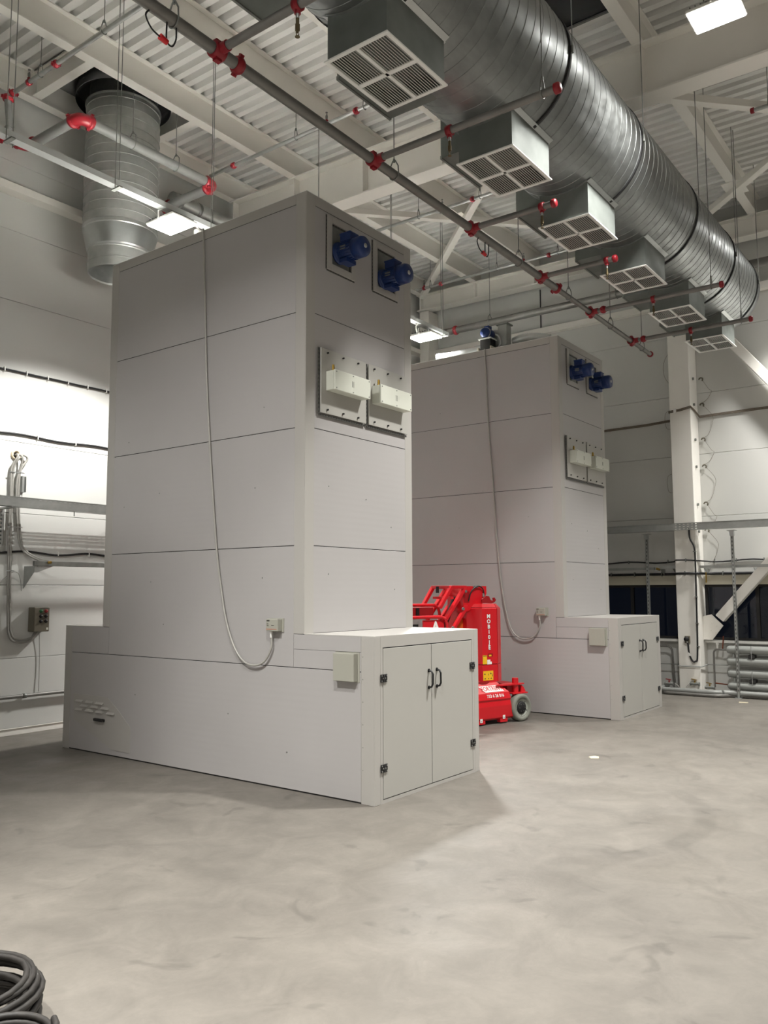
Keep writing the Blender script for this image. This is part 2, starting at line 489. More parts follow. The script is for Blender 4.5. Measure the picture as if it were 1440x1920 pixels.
rbrace((13.15, 3.75, 7.30), (8.4, -1.0, 7.25), 'white angle brace on the lit side of the big duct')
rbrace((8.4, 3.75, 7.31), (13.15, -1.0, 7.24), 'faint white angle brace near the brightest floodlight')
for k, (y, lb) in enumerate(((6.45, 'white gusset plate under a purlin where two roof braces cross'), (2.72, 'white gusset plate on the purlin right of the big duct'))):
    g = MB().prism([(-.22, -.14), (.22, -.14), (.22, .14), (-.22, .14)], (10.75 if k == 0 else 12.15, y + .04, roof_z(y) - .365), (1, 0, 0), (0, 1, 0), (0, 0, .012)).build('gusset', 'steel_white')
    tag(g, lb, 'plate', kind='structure')
sk = thing('window_3', 'dark roof skylight between purlins beside the big duct', 'skylight', (7.4, 3.35, roof_z(3.35)), kind='structure')
MB().box(6.75, 2.86, 7.655, 7.93, 3.93, 7.672).build('pane', 'skylight_dark', sk)
MB().box(6.7, 2.84, 7.64, 7.95, 2.87, 7.72).box(6.7, 3.92, 7.64, 7.95, 3.945, 7.72).box(7.92, 2.84, 7.64, 7.95, 3.945, 7.72).box(6.7, 2.84, 7.64, 6.73, 3.945, 7.72).build('window_frame', 'zinc_dull', sk)

# ------------------------------------------------------------------ the two grey tower cabinets
CW, CL, TY0, TY1, CZB, CZT = 1.546, 4.096, .718, 3.454, 1.256, 5.023
hinge_me = None
def motor(parent, x, z, y):
    """blue flanged electric motor, axis towards -Y"""
    m = MB()
    m.lathe([(0, 0), (.083, 0), (.083, .016), (.07, .018), (.066, .03)], (x, y, z), (0, -1, 0), 28)
    m.lathe([(.066, .03), (.071, .04), (.071, .155), (.066, .16)], (x, y, z), (0, -1, 0), 28)
    for k in range(20):
        t = 2 * PI * k / 20
        if .9 < t < 2.25: continue
        a = Vector((math.cos(t), 0, math.sin(t)))
        m.bar(Vector((x, y - .045, z)) + a * .074, Vector((x, y - .15, z)) + a * .074, .004, .010, a)
    o = m.build('fan_motor', 'motor_blue', parent)
    MB().lathe([(.066, .158), (.077, .162), (.077, .225), (.07, .245), (.03, .25), (.0, .25)], (x, y, z), (0, -1, 0), 28).build('fan_cowl', 'motor_blue', o)
    MB().lathe([(.017, 0), (.017, .004), (0, .004)], (x, y - .25, z), (0, -1, 0), 16).build('cowl_cap', 'galv', o)
    MB().box(x - .048, y - .145, z + .06, x + .048, y - .05, z + .115).box(x - .052, y - .15, z + .112, x + .052, y - .045, z + .126).build('terminal_box', 'motor_blue', o, bevel=.006)
    MB().box(x - .02, y - .12, z - .0985, x + .055, y - .05, z - .07).box(x - .055, y - .12, z - .0985, x - .02, y - .05, z - .07).build('foot', 'motor_blue', o)
    MB().box(x - .0735, y - .12, z - .012, x - .072, y - .07, z + .018).build('rating_plate', 'zinc_dull', o)
    for q in [o] + list(o.children):
        for v_ in q.data.vertices: v_.co = Vector((x, y, z)) + (v_.co - Vector((x, y, z))) * 1.2
    return o

def rail(parent, p0, p1, out, w=.022):
    """dark slotted mounting rail between p0 and p1, standing proud along -Y"""
    p0, p1 = Vector(p0), Vector(p1); d = p1 - p0; n = max(3, int(d.length / .034)); W = Vector(out)
    r = MB().bar(p0 + W * .5, p1 + W * .5, .006, W.length, Vector((0, -1, 0)).cross(d)).build('slotted_rail', 'rail_dark', parent)
    s = MB(); u = d / n; side = d.normalized().cross(W).normalized()
    for k in range(n):
        a = p0 + u * (k + .25) + W * .5; b = p0 + u * (k + .75) + W * .5
        s.bar(a, b, .008, W.length * .5, Vector((0, -1, 0)).cross(d))
    s.build('rail_slots', 'black_plastic', parent, kind='stuff')

def cabinet(loc, label, conduit, dents):
    c = thing('tower_cabinet', label, 'cabinet', loc, local=True, group='grey tower cabinets')
    E = .006                      # sheet thickness standing proud of the dark core
    MB().box(E, E, .0, CW - E, CL - E, CZB - E).box(E, TY0 + E, CZB - E, CW - E, TY1 - E, CZT - E).build('core_frame', 'gap_dark', c)
    P = lambda *b: MB().box(*b).build('side_panel', 'cabinet_grey', c, bevel=.0015, seg=1)
    G = .0028
    rows = [.985, 1.982, 2.975, 3.972, 4.93]
    for x0, x1 in ((0, E), (CW - E, CW)):
        P(x0, .13, .012, x1, 3.985, .985 - G)
        for a, b in zip(rows[:-1], rows[1:]): P(x0, .836, a + G, x1, 3.345, b - G)
        P(x0, .13, .985 + G, x1, .833, 1.133 - .0012); P(x0, .13, 1.133 + .0012, x1, .833, 1.254)
        P(x0, 3.348, .985 + G, x1, 3.985, 1.254)
    for a, b in zip([1.258] + rows[1:-1], rows[1:]):
        for y0, y1 in ((TY0, TY0 + E), (TY1 - E, TY1)):
            MB().box(.11, y0, a + G, CW - .11, y1, b - G).build('front_panel', 'cabinet_grey', c, bevel=.0015, seg=1)
    MB().box(.12, CL - E, .012, CW - .12, CL, .985 - G).build('rear_panel', 'cabinet_grey', c)
    MB().box(.12, CL - E, .985 + G, CW - .12, CL, 1.254).build('rear_panel', 'cabinet_grey', c)
    T = E + .0012
    def corner(x, y, z0, z1, sx, sy, w=.112, wy=.118):
        """folded corner angle; sx, sy point into the body"""
        m = MB()
        xa, xb = (x, x + sx * w); ya, yb = (y, y + sy * wy)
        m.box(xa - sx * .0012, ya - sy * .0012, z0, xb, ya + sy * E, z1)
        m.box(xa - sx * .0012, ya + sy * E, z0, xa + sx * E, yb, z1)
        m.build('corner_trim', 'cabinet_trim', c, bevel=.002, seg=1)
    for x, sx in ((0, 1), (CW, -1)):
        corner(x, 0, .0, CZB, sx, 1, w=.075, wy=.128); corner(x, CL, .0, CZB, sx, -1)
        corner(x, TY0, CZB + .001, CZT, sx, 1); corner(x, TY1, CZB + .001, CZT, sx, -1)
        MB().box(x - sx * .0012, TY0 + .119, 4.93 + G, x + sx * E, TY1 - .119, CZT).build('edge_trim', 'cabinet_trim', c, bevel=.002, seg=1)
    for y, sy in ((TY0, 1), (TY1, -1)):
        MB().box(.113, y - sy * .0012, 4.93 + G, CW - .113, y + sy * E, CZT).build('edge_trim', 'cabinet_trim', c, bevel=.002, seg=1)
    MB().box(0, TY0, CZT - .004, CW, TY1, CZT + .004).build('tower_top', 'top_white', c)
    MB().box(0, 0, CZB - .004, CW, TY0 - .002, CZB + .003).build('base_top', 'cabinet_trim', c)
    MB().box(0, TY1 + .002, CZB - .004, CW, CL, CZB + .003).build('base_top', 'cabinet_trim', c)
    # door surround and the two doors
    MB().box(.076, -.0012, 1.17, CW - .076, E, CZB).build('door_surround', 'cabinet_trim', c)
    MB().box(.076, -.0012, 0, CW - .076, E, .027).build('door_surround', 'cabinet_trim', c)
    MB().box(.076, -.0012, .027, .104, E, 1.17).build('door_surround', 'cabinet_trim', c)
    MB().box(CW - .108, -.0012, .027, CW - .076, E, 1.17).build('door_surround', 'cabinet_trim', c)
    for k, (a, b, hx, sx) in enumerate(((.110, .7755, .735, 1), (.7835, CW - .114, .856, -1))):
        d = MB().box(a, -.003, .033, b, .004, 1.162).build('door', 'cabinet_door', c, bevel=.002)
        hp = [V(hx, -.003, .948), V(hx, -.032, .943), V(hx + .002 * sx, -.045, .92), V(hx, -.045, .84), V(hx, -.032, .815), V(hx, -.003, .81)]
        h = MB().tube(hp, .0085, 8).build('handle', 'black_plastic', d)
        MB().cyl((hx, -.003, .948), (hx, -.010, .948), .015, n=12).cyl((hx, -.003, .81), (hx, -.010, .81), .015, n=12).build('handle_foot', 'black_plastic', d)
        ex = a if k == 0 else b
        for z in (.937, .262):
            hg = MB().box(ex - .040, -.012, z - .03, ex - .002, -.003, z + .03).box(ex + .002, -.012, z - .03, ex + .040, -.003, z + .03)
            hg.cyl((ex, -.011, z - .028), (ex, -.011, z + .028), .007, n=10)
            hg.build('hinge', 'black_plastic', d, bevel=.003)
            sc = MB()
            for px, pz in ((-.03, .02), (-.03, -.02), (-.014, 0), (.014, 0), (.03, .02), (.03, -.02)): sc.cyl((ex + px, -.012, z + pz), (ex + px, -.0145, z + pz), .0055, n=8)
            sc.build('hinge_screws', 'galv_bright', d, kind='stuff')
    # motor mounts
    for fx0, fx1, mx, mz in ((.262, .648, .425, 4.60), (.922, 1.318, 1.085, 4.565)):
        y = TY0 - .001; z0, z1 = 4.412, 4.905
        f = MB()
        f.box(fx0, y - .018, z0, fx0 + .058, y, z1).box(fx1 - .058, y - .018, z0, fx1, y, z1)
        f.box(fx0 + .058, y - .018, z0, fx1 - .058, y, z0 + .06).box(fx0 + .058, y - .018, z1 - .06, fx1 - .058, y, z1)
        mt = f.build('motor_mount', 'cabinet_trim', c, bevel=.002)
        MB().box(fx0 + .05, y - .004, z0 + .05, fx1 - .05, y, z1 - .05).build('recess_plate', 'zinc_dull', mt)
        rail(mt, (fx0, y - .001, z0), (fx0, y - .001, z1), (-.012, 0, 0))
        rail(mt, (fx0, y - .001, z0), (fx1, y - .001, z0), (0, 0, -.012))
        rail(mt, (fx0 + .06, y - .008, z1 - .066), (fx1 - .06, y - .008, z1 - .066), (0, 0, -.014))
        rail(mt, (fx1 - .064, y - .008, z0 + .06), (fx1 - .064, y - .008, z1 - .066), (-.014, 0, 0))
        motor(c, mx, mz, y - .004)
    # access plates with pale terminal housings
    for px0, px1, bx in ((.152, .785, .225), (.812, 1.438, .872)):
        y = TY0 - .001; z0, z1 = 3.105, 3.682
        p = MB().box(px0 + .012, y - .03, z0 + .012, px1, y - .016, z1).build('access_plate', 'cabinet_door', c, bevel=.002)
        MB().box(px0 + .03, y - .016, z0 + .03, px1 - .03, y, z1 - .03).build('plate_spacer', 'gap_dark', p)
        rail(p, (px0 + .004, y - .014, z0), (px0 + .004, y - .014, z1), (-.018, 0, 0))
        rail(p, (px0, y - .014, z0 + .004), (px1, y - .014, z0 + .004), (0, 0, -.018))
        kn = MB()
        for k in range(3):
            for zz in (z0 + .045, z1 - .035):
                xx = px0 + .09 + k * .21
                kn.cyl((xx, y - .03, zz), (xx, y - .045, zz), .008, n=10)
        kn.build('clamp_knobs', 'black_plastic', p, kind='stuff')
        b = MB().box(bx, y - .115, 3.315, bx + .487, y - .03, 3.485).build('terminal_housing', 'box_pale', c, bevel=.005)
        MB().box(bx - .002, y - .135, 3.313, bx + .489, y - .117, 3.487).build('housing_lid', 'box_pale', b, bevel=.004)
        s = MB()
        for xx, zz in ((.018, 3.33), (.018, 3.47), (.469, 3.33), (.469, 3.47), (.244, 3.328), (.244, 3.472)): s.cyl((bx + xx, y - .135, zz), (bx + xx, y - .1375, zz), .006, n=8)
        s.build('lid_screws', 'zinc_dull', b, kind='stuff')
        MB().box(bx + .228, y - .1362, 3.372, bx + .232, y - .135, 3.425).build('lid_mark', 'print_dark', b)
        MB().box(bx + .248, y - .1362, 3.372, bx + .252, y - .135, 3.425).build('lid_mark', 'print_dark', b)
        g = MB().cyl((bx + .05, y - .07, 3.485), (bx + .05, y - .07, 3.505), .016, n=6).cyl((bx + .05, y - .07, 3.505), (bx + .05, y - .07, 3.545), .011, n=12).cyl((bx + .05, y - .07, 3.515), (bx + .05, y - .07, 3.527), .014, n=6)
        g.build('cable_gland', 'brass', b)
    # controls on the long side
    jb = MB().box(-.055, .158, .912, -.004, .365, 1.124).build('junction_box', 'box_grey', c, bevel=.003)
    MB().box(-.004, .14, .905, 0, .38, 1.132).build('mounting_flange', 'box_grey', jb)
    sb = MB().box(-.062, .958, 1.275, -.006, 1.093, 1.378).build('sensor_box', 'box_grey', c, bevel=.006)
    MB().box(-.008, .94, 1.268, 0, 1.097, 1.382).build('mounting_flange', 'box_grey', sb)
    for z, h, y0, y1 in ((1.357, .010, 1.05, 1.083), (1.333, .005, 1.063, 1.08), (1.318, .005, 1.06, 1.08), (1.322, .004, 1.0, 1.03)):
        MB().box(-.0632, y0, z, -.0618, y1, z + h).build('printed_mark', 'print_dark', sb)
    MB().box(-.0635, .968, 1.291, -.0615, 1.088, 1.294).build('warning_stripe', 'orange_label', sb)
    gy = conduit[-1][0]
    MB().cyl((-.034, gy, 1.275), (-.034, gy, 1.252), .013, n=6).cyl((-.034, gy, 1.252), (-.034, gy, 1.22), .010, n=10).build('cable_gland', 'white_plastic', sb)
    path = smooth_path([V(-.018 if z > 1.5 else -.03, y, z) for y, z in conduit], 6)
    cd = MB().tube(path, .0092, 8).build('flexible_conduit', 'conduit_grey', c)
    # louvres, latch and access hatch low on the rear of the long side
    hp = MB().prism([(3.90, .303), (3.25, .064), (2.962, .061), (2.963, .306), (3.17, .459), (3.34, .565), (3.92, .565)], (-.004, 0, 0), (0, 1, 0), (0, 0, 1), (.004, 0, 0)).build('access_hatch', 'cabinet_trim', c)
    for y0, z in ((3.745, .494), (3.569, .494), (3.398, .494), (3.658, .452), (3.48, .451), (3.302, .451), (3.745, .41), (3.57, .409), (3.39, .409), (3.209, .408)):
        MB().prism([(-.022, -.006), (-.004, .014), (-.004, -.008)], (0, y0, z), (1, 0, 0), (0, 0, 1), (0, .125, 0)).build('louvre', 'cabinet_trim', hp)
    MB().box(-.035, 3.365, .322, -.004, 3.525, .348).build('latch_grip', 'black_plastic', hp, bevel=.006)
    rv = MB()
    for y, z in dents: rv.cyl((-.0012, y, z), (-.004, y, z), .005, n=8)
    for k in range(6): rv.cyl((-.0012, .11, .25 + .17 * k), (-.0035, .11, .25 + .17 * k), .0035, n=6)
    rv.build('panel_screws', 'zinc_dull', c, kind='stuff')
    rv = MB()
    for x, z in ((.3, 2.5), (.82, 2.43), (1.2, 2.2), (.3, 1.75), (1.25, 1.62)): rv.cyl((x, TY0 - .001, z), (x, TY0 - .004, z), .005, n=8)
    rv.build('panel_screws', 'zinc_dull', c, kind='stuff')
    return c

CX, CY = 5.0525, 3.868
C1 = [(2.016, 5.03), (1.976, 4.344), (1.936, 3.622), (1.876, 2.963), (1.821, 2.468), (1.76, 1.982), (1.697, 1.648), (1.616, 1.368), (1.51, 1.139), (1.396, 1.017), (1.266, .982), (1.14, 1.019), (1.061, 1.133), (1.058, 1.225)]
C2 = [(1.828, 5.03), (1.787, 3.907), (1.733, 3.144), (1.688, 2.396), (1.619, 1.66), (1.506, 1.155), (1.365, .98), (1.168, .986), (1.06, 1.12), (1.056, 1.225)]
cabinet((CX, CY, 0), 'nearest grey panelled tower cabinet with double doors in the centre of the hall', C1,
        [(3.1, 3.1), (1.2, 3.2), (3.15, 2.45), (2.6, 2.55), (1.3, 2.5), (2.7, 1.7), (1.2, 1.72), (2.5, 1.3), (2.9, .62), (1.6, .55), (.9, .3)])
cabinet((CX + 5.043, CY + .028, 0), 'grey tower cabinet standing behind the red lift with a blower on top', C2,
        [(2.6, 4.2), (1.9, 3.0), (2.3, 2.5), (1.2, 2.6), (2.4, 1.6), (2.9, .62), (1.6, .55), (.9, .3)])

cabinet((CX - 5.043, CY - .028, 0), 'third grey tower cabinet standing beyond the left picture edge', C1, [(3.1, 3.1), (1.2, 3.2), (1.3, 2.5)])

# ------------------------------------------------------------------ big round duct with outlet boxes
DY, DZ, DR, DX0, DX1 = 3.15, 5.965, .588, -2.0, 12.5
duct = thing('air_duct', 'big round galvanised spiral duct with square grille outlets under the roof', 'duct', (5.0, DY, DZ))
def spiral(x0, x1, r, pitch, lip):
    prof = []; x = x0
    while x < x1 - 1e-6:
        e = min(x + pitch, x1)
        prof += [(r, x), (r, e - .012), (r + lip, e - .010), (r + lip, e - .002)]; x = e
    return prof + [(r, x1)]
secs = [DX0, 1.0, 4.0, 7.0, 10.0, DX1]
for a, b in zip(secs[:-1], secs[1:]):
    MB().lathe(spiral(a, b, DR, .125, .003), (0, DY, DZ), (1, 0, 0), 56, crisp=True).build('duct_section', 'galv_duct', duct)
MB().lathe([(DR + .004, 0), (DR + .004, .03), (DR - .03, .05), (0, .06)], (DX1 - .03, DY, DZ), (1, 0, 0), 56).build('end_cap', 'galv_duct', duct)
for x in (2.2, 4.1, 5.96, 7.62, 9.45, 11.10, 12.33):
    s = MB().lathe([(DR + .004, 0), (DR + .011, 0), (DR + .011, .035), (DR + .004, .035)], (x, DY, DZ), (1, 0, 0), 56).build('strap_band', 'black_rubber', duct)
    for sg in (-1, 1):
        y = DY + sg * (DR + .02); top = roof_z(y)
        MB().cyl((x + .017, y, DZ), (x + .017, y, top), .0045, n=6).cyl((x + .017, y, DZ - .03), (x + .017, y, DZ + .03), .012, n=8).build('hanger_rod', 'zinc_dull', s)

def saddle_box(x0, x1, y0, y1, z0, name, material):
    """outlet box whose upper rim is cut to the round of the duct"""
    m = MB(); n = 14
    ys = [y0 + (y1 - y0) * i / n for i in range(n + 1)]
    top = [DZ - math.sqrt(max(.02, (DR + .002) ** 2 - (y - DY) ** 2)) if abs(y - DY) < DR else DZ for y in ys]
    for x in (x0, x1):
        vs = [(x, y, z0) for y in ys] + [(x, y, t + .01) for y, t in zip(ys, top)]
        m.add(vs, [(i, i + 1, n + 2 + i, n + 1 + i) for i in range(n)])
    for y, t in ((y0, top[0]), (y1, top[-1])):
        m.add([(x0, y, z0), (x1, y, z0), (x1, y, t + .01), (x0, y, t + .01)], [(0, 1, 2, 3)])
    return m.build(name, material, duct)
GX = [3.92, 5.58, 7.08, 8.61, 10.18, 11.67]
for gx in [.75, 2.35] + GX:
    x0, x1, y0, y1, z = gx + .02, gx + .69, 2.905, 3.395, 5.105
    b = saddle_box(x0, x1, y0, y1, z, 'outlet_box', 'galv_box')
    # folded flange where the box meets the duct
    fl_ = MB()
    for y in (y0, y1):
        t = DZ - math.sqrt((DR + .012) ** 2 - (y - DY) ** 2); sg = -1 if y == y0 else 1
        fl_.bar((x0 - .01, y + sg * .018, t + .012), (x1 + .01, y + sg * .018, t + .012), .05, .003, (0, sg * -.45, .9))
    n = 10
    for x, sg in ((x0, -1), (x1, 1)):
        pts = [V(x + sg * .012, y, DZ - math.sqrt((DR + .004) ** 2 - (y - DY) ** 2)) for y in [y0 + (y1 - y0) * i / n for i in range(n + 1)]]
        for p, q in zip(pts[:-1], pts[1:]): fl_.bar(p, q, .024, .003)
    fl_.build('saddle_flange', 'galv_bright', b)
    # grille: frame, cross bars, louvres
    X0, X1, Y0, Y1 = gx, gx + .71, 2.888, 3.412
    fr = .028
    g = MB().box(X0, Y0, z - .012, X1, Y0 + fr, z).box(X0, Y1 - fr, z - .012, X1, Y1, z).box(X0, Y0 + fr, z - .012, X0 + fr, Y1 - fr, z).box(X1 - fr, Y0 + fr, z - .012, X1, Y1 - fr, z)
    xm, ym = (X0 + X1) / 2, (Y0 + Y1) / 2
    g.box(xm - .018, Y0 + fr, z - .0115, xm + .018, Y1 - fr, z - .001).box(X0 + fr, ym - .012, z - .0115, X1 - fr, ym + .012, z - .001)
    go = g.build('grille_frame', 'white_paint', duct, bevel=.002)
    for ax, bx in ((X0 + fr, xm - .018), (xm + .018, X1 - fr)):
        for ay, by in ((Y0 + fr, ym - .012), (ym + .012, Y1 - fr)):
            lv = MB(); k = 11; st = (by - ay) / k
            for i in range(k):
                yc = ay + st * (i + .5)
                lv.bar((ax, yc, z - .004), (bx, yc, z - .004), .0022, .016, (0, .5, .85))
            lv.build('louvre_bank', 'white_paint', go, kind='stuff')
    MB().box(X0 + .04, Y0 + .04, z + .10, X1 - .04, Y1 - .04, z + .11).build('damper_plate', 'zinc_dull', go)
for gx in [3.01, 4.46, 5.88, 7.29, 8.74, 10.22, 11.66]:
    b = saddle_box(gx, gx + .66, 3.22, 3.75, 5.40, 'side_box', 'galv_box')
    MB().box(gx, 3.22, 5.395, gx + .66, 3.75, 5.401).build('box_bottom', 'galv_box', b)
    MB().box(gx - .004, 3.735, 5.385, gx + .664, 3.754, 5.415).build('box_lip', 'zinc_dull', b)

# ------------------------------------------------------------------ upright duct through the roof
VX, VY = 5.872, 8.38
vd = thing('upright_duct', 'upright galvanised duct with a reducer hanging from the roof opening', 'duct', (VX, VY, 5.42))
MB().lathe(spiral(5.97, 7.52, .435, .115, .006), (VX, VY, 0), (0, 0, 1), 48, crisp=True).build('duct_section', 'galv', vd)
MB().lathe([(.37, 5.68), (.385, 5.70), (.435, 5.92), (.443, 5.93), (.443, 5.97), (.435, 5.98)], (VX, VY, 0), (0, 0, 1), 48, crisp=True).build('reducer', 'galv_bright', vd)
MB().lathe([(.355, 5.44), (.362, 5.42), (.367, 5.43), (.367, 5.52), (.371, 5.525), (.371, 5.535), (.367, 5.54), (.367, 5.66), (.374, 5.67), (.374, 5.69), (.36, 5.69), (.355, 5.60), (.355, 5.44)], (VX, VY, 0), (0, 0, 1), 48, crisp=True).build('spigot', 'galv', vd)
MB().lathe([(.44, 7.50), (.45, 7.52), (.45, 7.53), (.40, 7.54), (.40, 7.9)], (VX, VY, 0), (0, 0, 1), 48).build('upper_sleeve', 'zinc_dull', vd)
MB().lathe([(.56, 7.60), (.565, 7.60), (.565, 7.78), (.40, 7.79)], (VX, VY, 0), (0, 0, 1), 48).build('roof_collar', 'gap_dark', vd)
for x, lb in ((5.03, 'white trimmer beam on the near side of the upright duct opening'), (6.5, 'white trimmer beam on the far side of the upright duct opening')):
    z = roof_z(8.3) - .35
    o = ibeam(MB(), (x, 7.80, z + .02), (x, 8.90, z + .03), .30, .11, .014).build('roof_trimmer', 'steel_white', bevel=.003); tag(o, lb, 'beam', kind='structure')
o = MB().box(5.09, 7.80, 7.742, 6.44, 8.9, 7.76).build('roof_opening', 'gap_dark'); tag(o, 'dark roof opening around the upright duct', 'opening', kind='structure')

# ------------------------------------------------------------------ lamps
def floodlight(x, y, z, label, spread=122, watts=1.0):
    L = thing('floodlight', label, 'lamp', (x, y, z), group='hall floodlights')
    MB().box(x - .17, y - .22, z + .008, x + .17, y + .22, z + .04).build('housing', 'white_plastic', L, bevel=.012)
    f = MB()
    for k in range(9): f.box(x - .15, y - .18 + k * .045 - .004, z + .04, x + .15, y - .18 + k * .045 + .004, z + .065)
    f.build('cooling_fins', 'zinc_dull', L, kind='stuff')
    MB().box(x - .155, y - .205, z - .002, x + .155, y + .205, z + .009).build('lens', 'lamp_lens', L, bevel=.004)
    b = MB().tube([V(x - .175, y, z + .02), V(x - .175, y, z + .10), V(x - .12, y, z + .14), V(x + .12, y, z + .14), V(x + .175, y, z + .10), V(x + .175, y, z + .02)], .009, 6).build('yoke', 'white_plastic', L)
    ld = bpy.data.lights.new('floodlight_beam', 'AREA'); ld.shape = 'RECTANGLE'; ld.size = .31; ld.size_y = .41
    ld.energy = LAMP_W * watts; ld.color = LAMP_COL; ld.spread = math.radians(spread)
    lo = bpy.data.objects.new('floodlight_beam', ld); COL.objects.link(lo); lo.parent = L; lo.location = (0, 0, -.006)
    return L
floodlight(5.46, 6.89, 5.495, 'bright floodlight under the strut channel beside the upright duct', 122, 2.7)
floodlight(10.30, 6.89, 5.47, 'bright floodlight at the end of the strut channel over the far cabinet', 122, 2.7)
L3 = (7.11, 1.70, 6.55)
l3 = floodlight(*L3, 'brightest floodlight hanging right of the big duct', 114, 1.22)
for dy in (-.1, .1): MB().cyl((L3[0], L3[1] + dy, 6.69), (L3[0], L3[1] + dy, roof_z(1.7)), .005, n=6).build('hanger_rod', 'zinc_dull', l3)
MB().bar((L3[0], L3[1] - .13, 6.70), (L3[0], L3[1] + .13, 6.70), .04, .02).build('hanger_bar', 'galv', l3)
for x, y, lb in ((1.55, 1.70, 'floodlight above the camera position'), (-4.0, 1.70, 'floodlight behind the camera position'), (12.5, 1.70, 'floodlight near the end wall beyond the right picture edge'),
                 (-4.0, -4.5, 'floodlight in the far row behind the camera'), (1.55, -4.5, 'floodlight in the far row right of the camera'), (7.1, -4.5, 'floodlight in the far row beyond the right picture edge')):
    floodlight(x, y, 6.55, lb, *((94, .62) if x > 12 else (104, .95) if x == 1.55 and y > 0 else (122, .8)))
floodlight(.77, 4.02, 5.75, 'floodlight between the duct and the panel wall beyond the left picture edge', 150, 1.15)

# strut channel that carries the left row of lamps
CHY, CHZ = 6.87, 5.64
ch = thing('strut_channel', 'long galvanised strut channel on rods carrying two floodlights', 'channel', (6.0, CHY, CHZ))
c0, c1 = -2.0, 10.87
MB().box(c0, CHY - .05, CHZ - .014, c1, CHY + .05, CHZ - .010).box(c0, CHY - .05, CHZ - .010, c1, CHY - .047, CHZ + .045).box(c0, CHY + .047, CHZ - .010, c1, CHY + .05, CHZ + .045).build('channel_section', 'channel_pale', ch)
for x in (2.4, 3.64, 4.76, 6.0, 7.8, 9.4, 10.76):
    MB().box(x - .02, CHY - .07, CHZ - .028, x + .02, CHY + .07, CHZ - .014).build('cross_bar', 'zinc_dull', ch)
    for dx_, y in ((-.06, CHY - .055), (.06, CHY + .055)):
        r = MB().cyl((x + dx_, y, CHZ - .05), (x + dx_, y, roof_z(y) - .04), .0045, n=6).build('hanger_rod', 'zinc_dull', ch)
        MB().tube([V(x + dx_, y, roof_z(y) - .05), V(x + dx_ + .015, y, roof_z(y) - .03), V(x + dx_ + .01, y, roof_z(y)), V(x + dx_ - .02, y, roof_z(y))], .007, 6).build('roof_hook', 'zinc_dull', r)
MB().tube(smooth_path([V(5.56, 6.87, 5.58), V(5.70, 6.86, 5.62), V(5.78, 6.86, 5.59), V(5.84, 6.86, 5.52)]), .012, 6).build('lamp_cable', 'white_plastic', ch)
MB().tube(smooth_path([V(10.08, 6.89, 5.50), V(10.04, 6.88, 5.57), V(10.06, 6.87, 5.63)]), .012, 6).build('lamp_cable', 'white_plastic', ch)
MB().box(5.76, 6.84, 5.49, 5.91, 6.89, 5.56).build('cable_connector', 'white_plastic', ch, bevel=.01)

# ------------------------------------------------------------------ sprinkler pipework
def coupling_mesh(r):
    """grooved pipe coupling, axis +Z"""
    m = MB().lathe([(r, -.032), (r + .008, -.032), (r + .011, -.028), (r + .011, -.018), (r + .019, -.014), (r + .019, .014), (r + .011, .018), (r + .011, .028), (r + .008, .032), (r, .032)], (0, 0, 0), (0, 0, 1), 16)
    for sg in (-1, 1):
        m.box(sg * (r + .008), -.012, -.015, sg * (r + .034), .012, .015)
        m.cyl((sg * (r + .024), -.026, 0), (sg * (r + .024), .026, 0), .006, n=6)
    return mesh_of(m, 'fitting_red', 'coupling')
CPL = {r: coupling_mesh(r) for r in (.022, .028, .032, .040, .058)}
cap_me = {r: mesh_of(MB().lathe([(r, -.025), (r + .010, -.025), (r + .012, -.018), (r + .012, .008), (r + .003, .018), (0, .02)], (0, 0, 0), (0, 0, 1), 16), 'fitting_red', 'end_cap') for r in (.022, .028, .032)}
def head_mesh(up=False):
    s = 1 if up else -1
    m = MB().cyl((0, 0, s * .0), (0, 0, s * .05), .011, n=10).cyl((0, 0, s * .05), (0, 0, s * .085), .016, n=6).cyl((0, 0, s * .085), (0, 0, s * .10), .008, n=8)
    m.bar((-.012, 0, s * .10), (-.008, 0, s * .125), .004, .004, (0, 1, 0)).bar((.012, 0, s * .10), (.008, 0, s * .125), .004, .004, (0, 1, 0))
    m.cyl((0, 0, s * .125), (0, 0, s * .128), .015, n=12)
    return m
head_dn = mesh_of(head_mesh(), 'head_bronze', 'sprinkler_head')
nip_me = mesh_of(MB().cyl((0, 0, -.02), (0, 0, -.085), .012, n=10), 'galv_bright', 'drop_nipple')
head_up = mesh_of(head_mesh(True), 'zinc_dull', 'sprinkler_head')
clip_me = {r: mesh_of(MB().lathe([(r + .002, -.022), (r + .013, -.022), (r + .013, .022), (r + .002, .022)], (0, 0, 0), (0, 0, 1), 14).cyl((0, -r - .028, 0), (0, -r + .005, 0), .02, n=10), 'fitting_red', 'outlet_clip') for r in (.022, .028, .032)}
ROT_Y = Matrix.Rotation(PI / 2, 4, 'X')          # mesh +Z to -Y
ROT_X = Matrix.Rotation(PI / 2, 4, 'Y')          # mesh +Z to +X
ROT_YU = Matrix.Rotation(-PI / 2, 4, 'X')

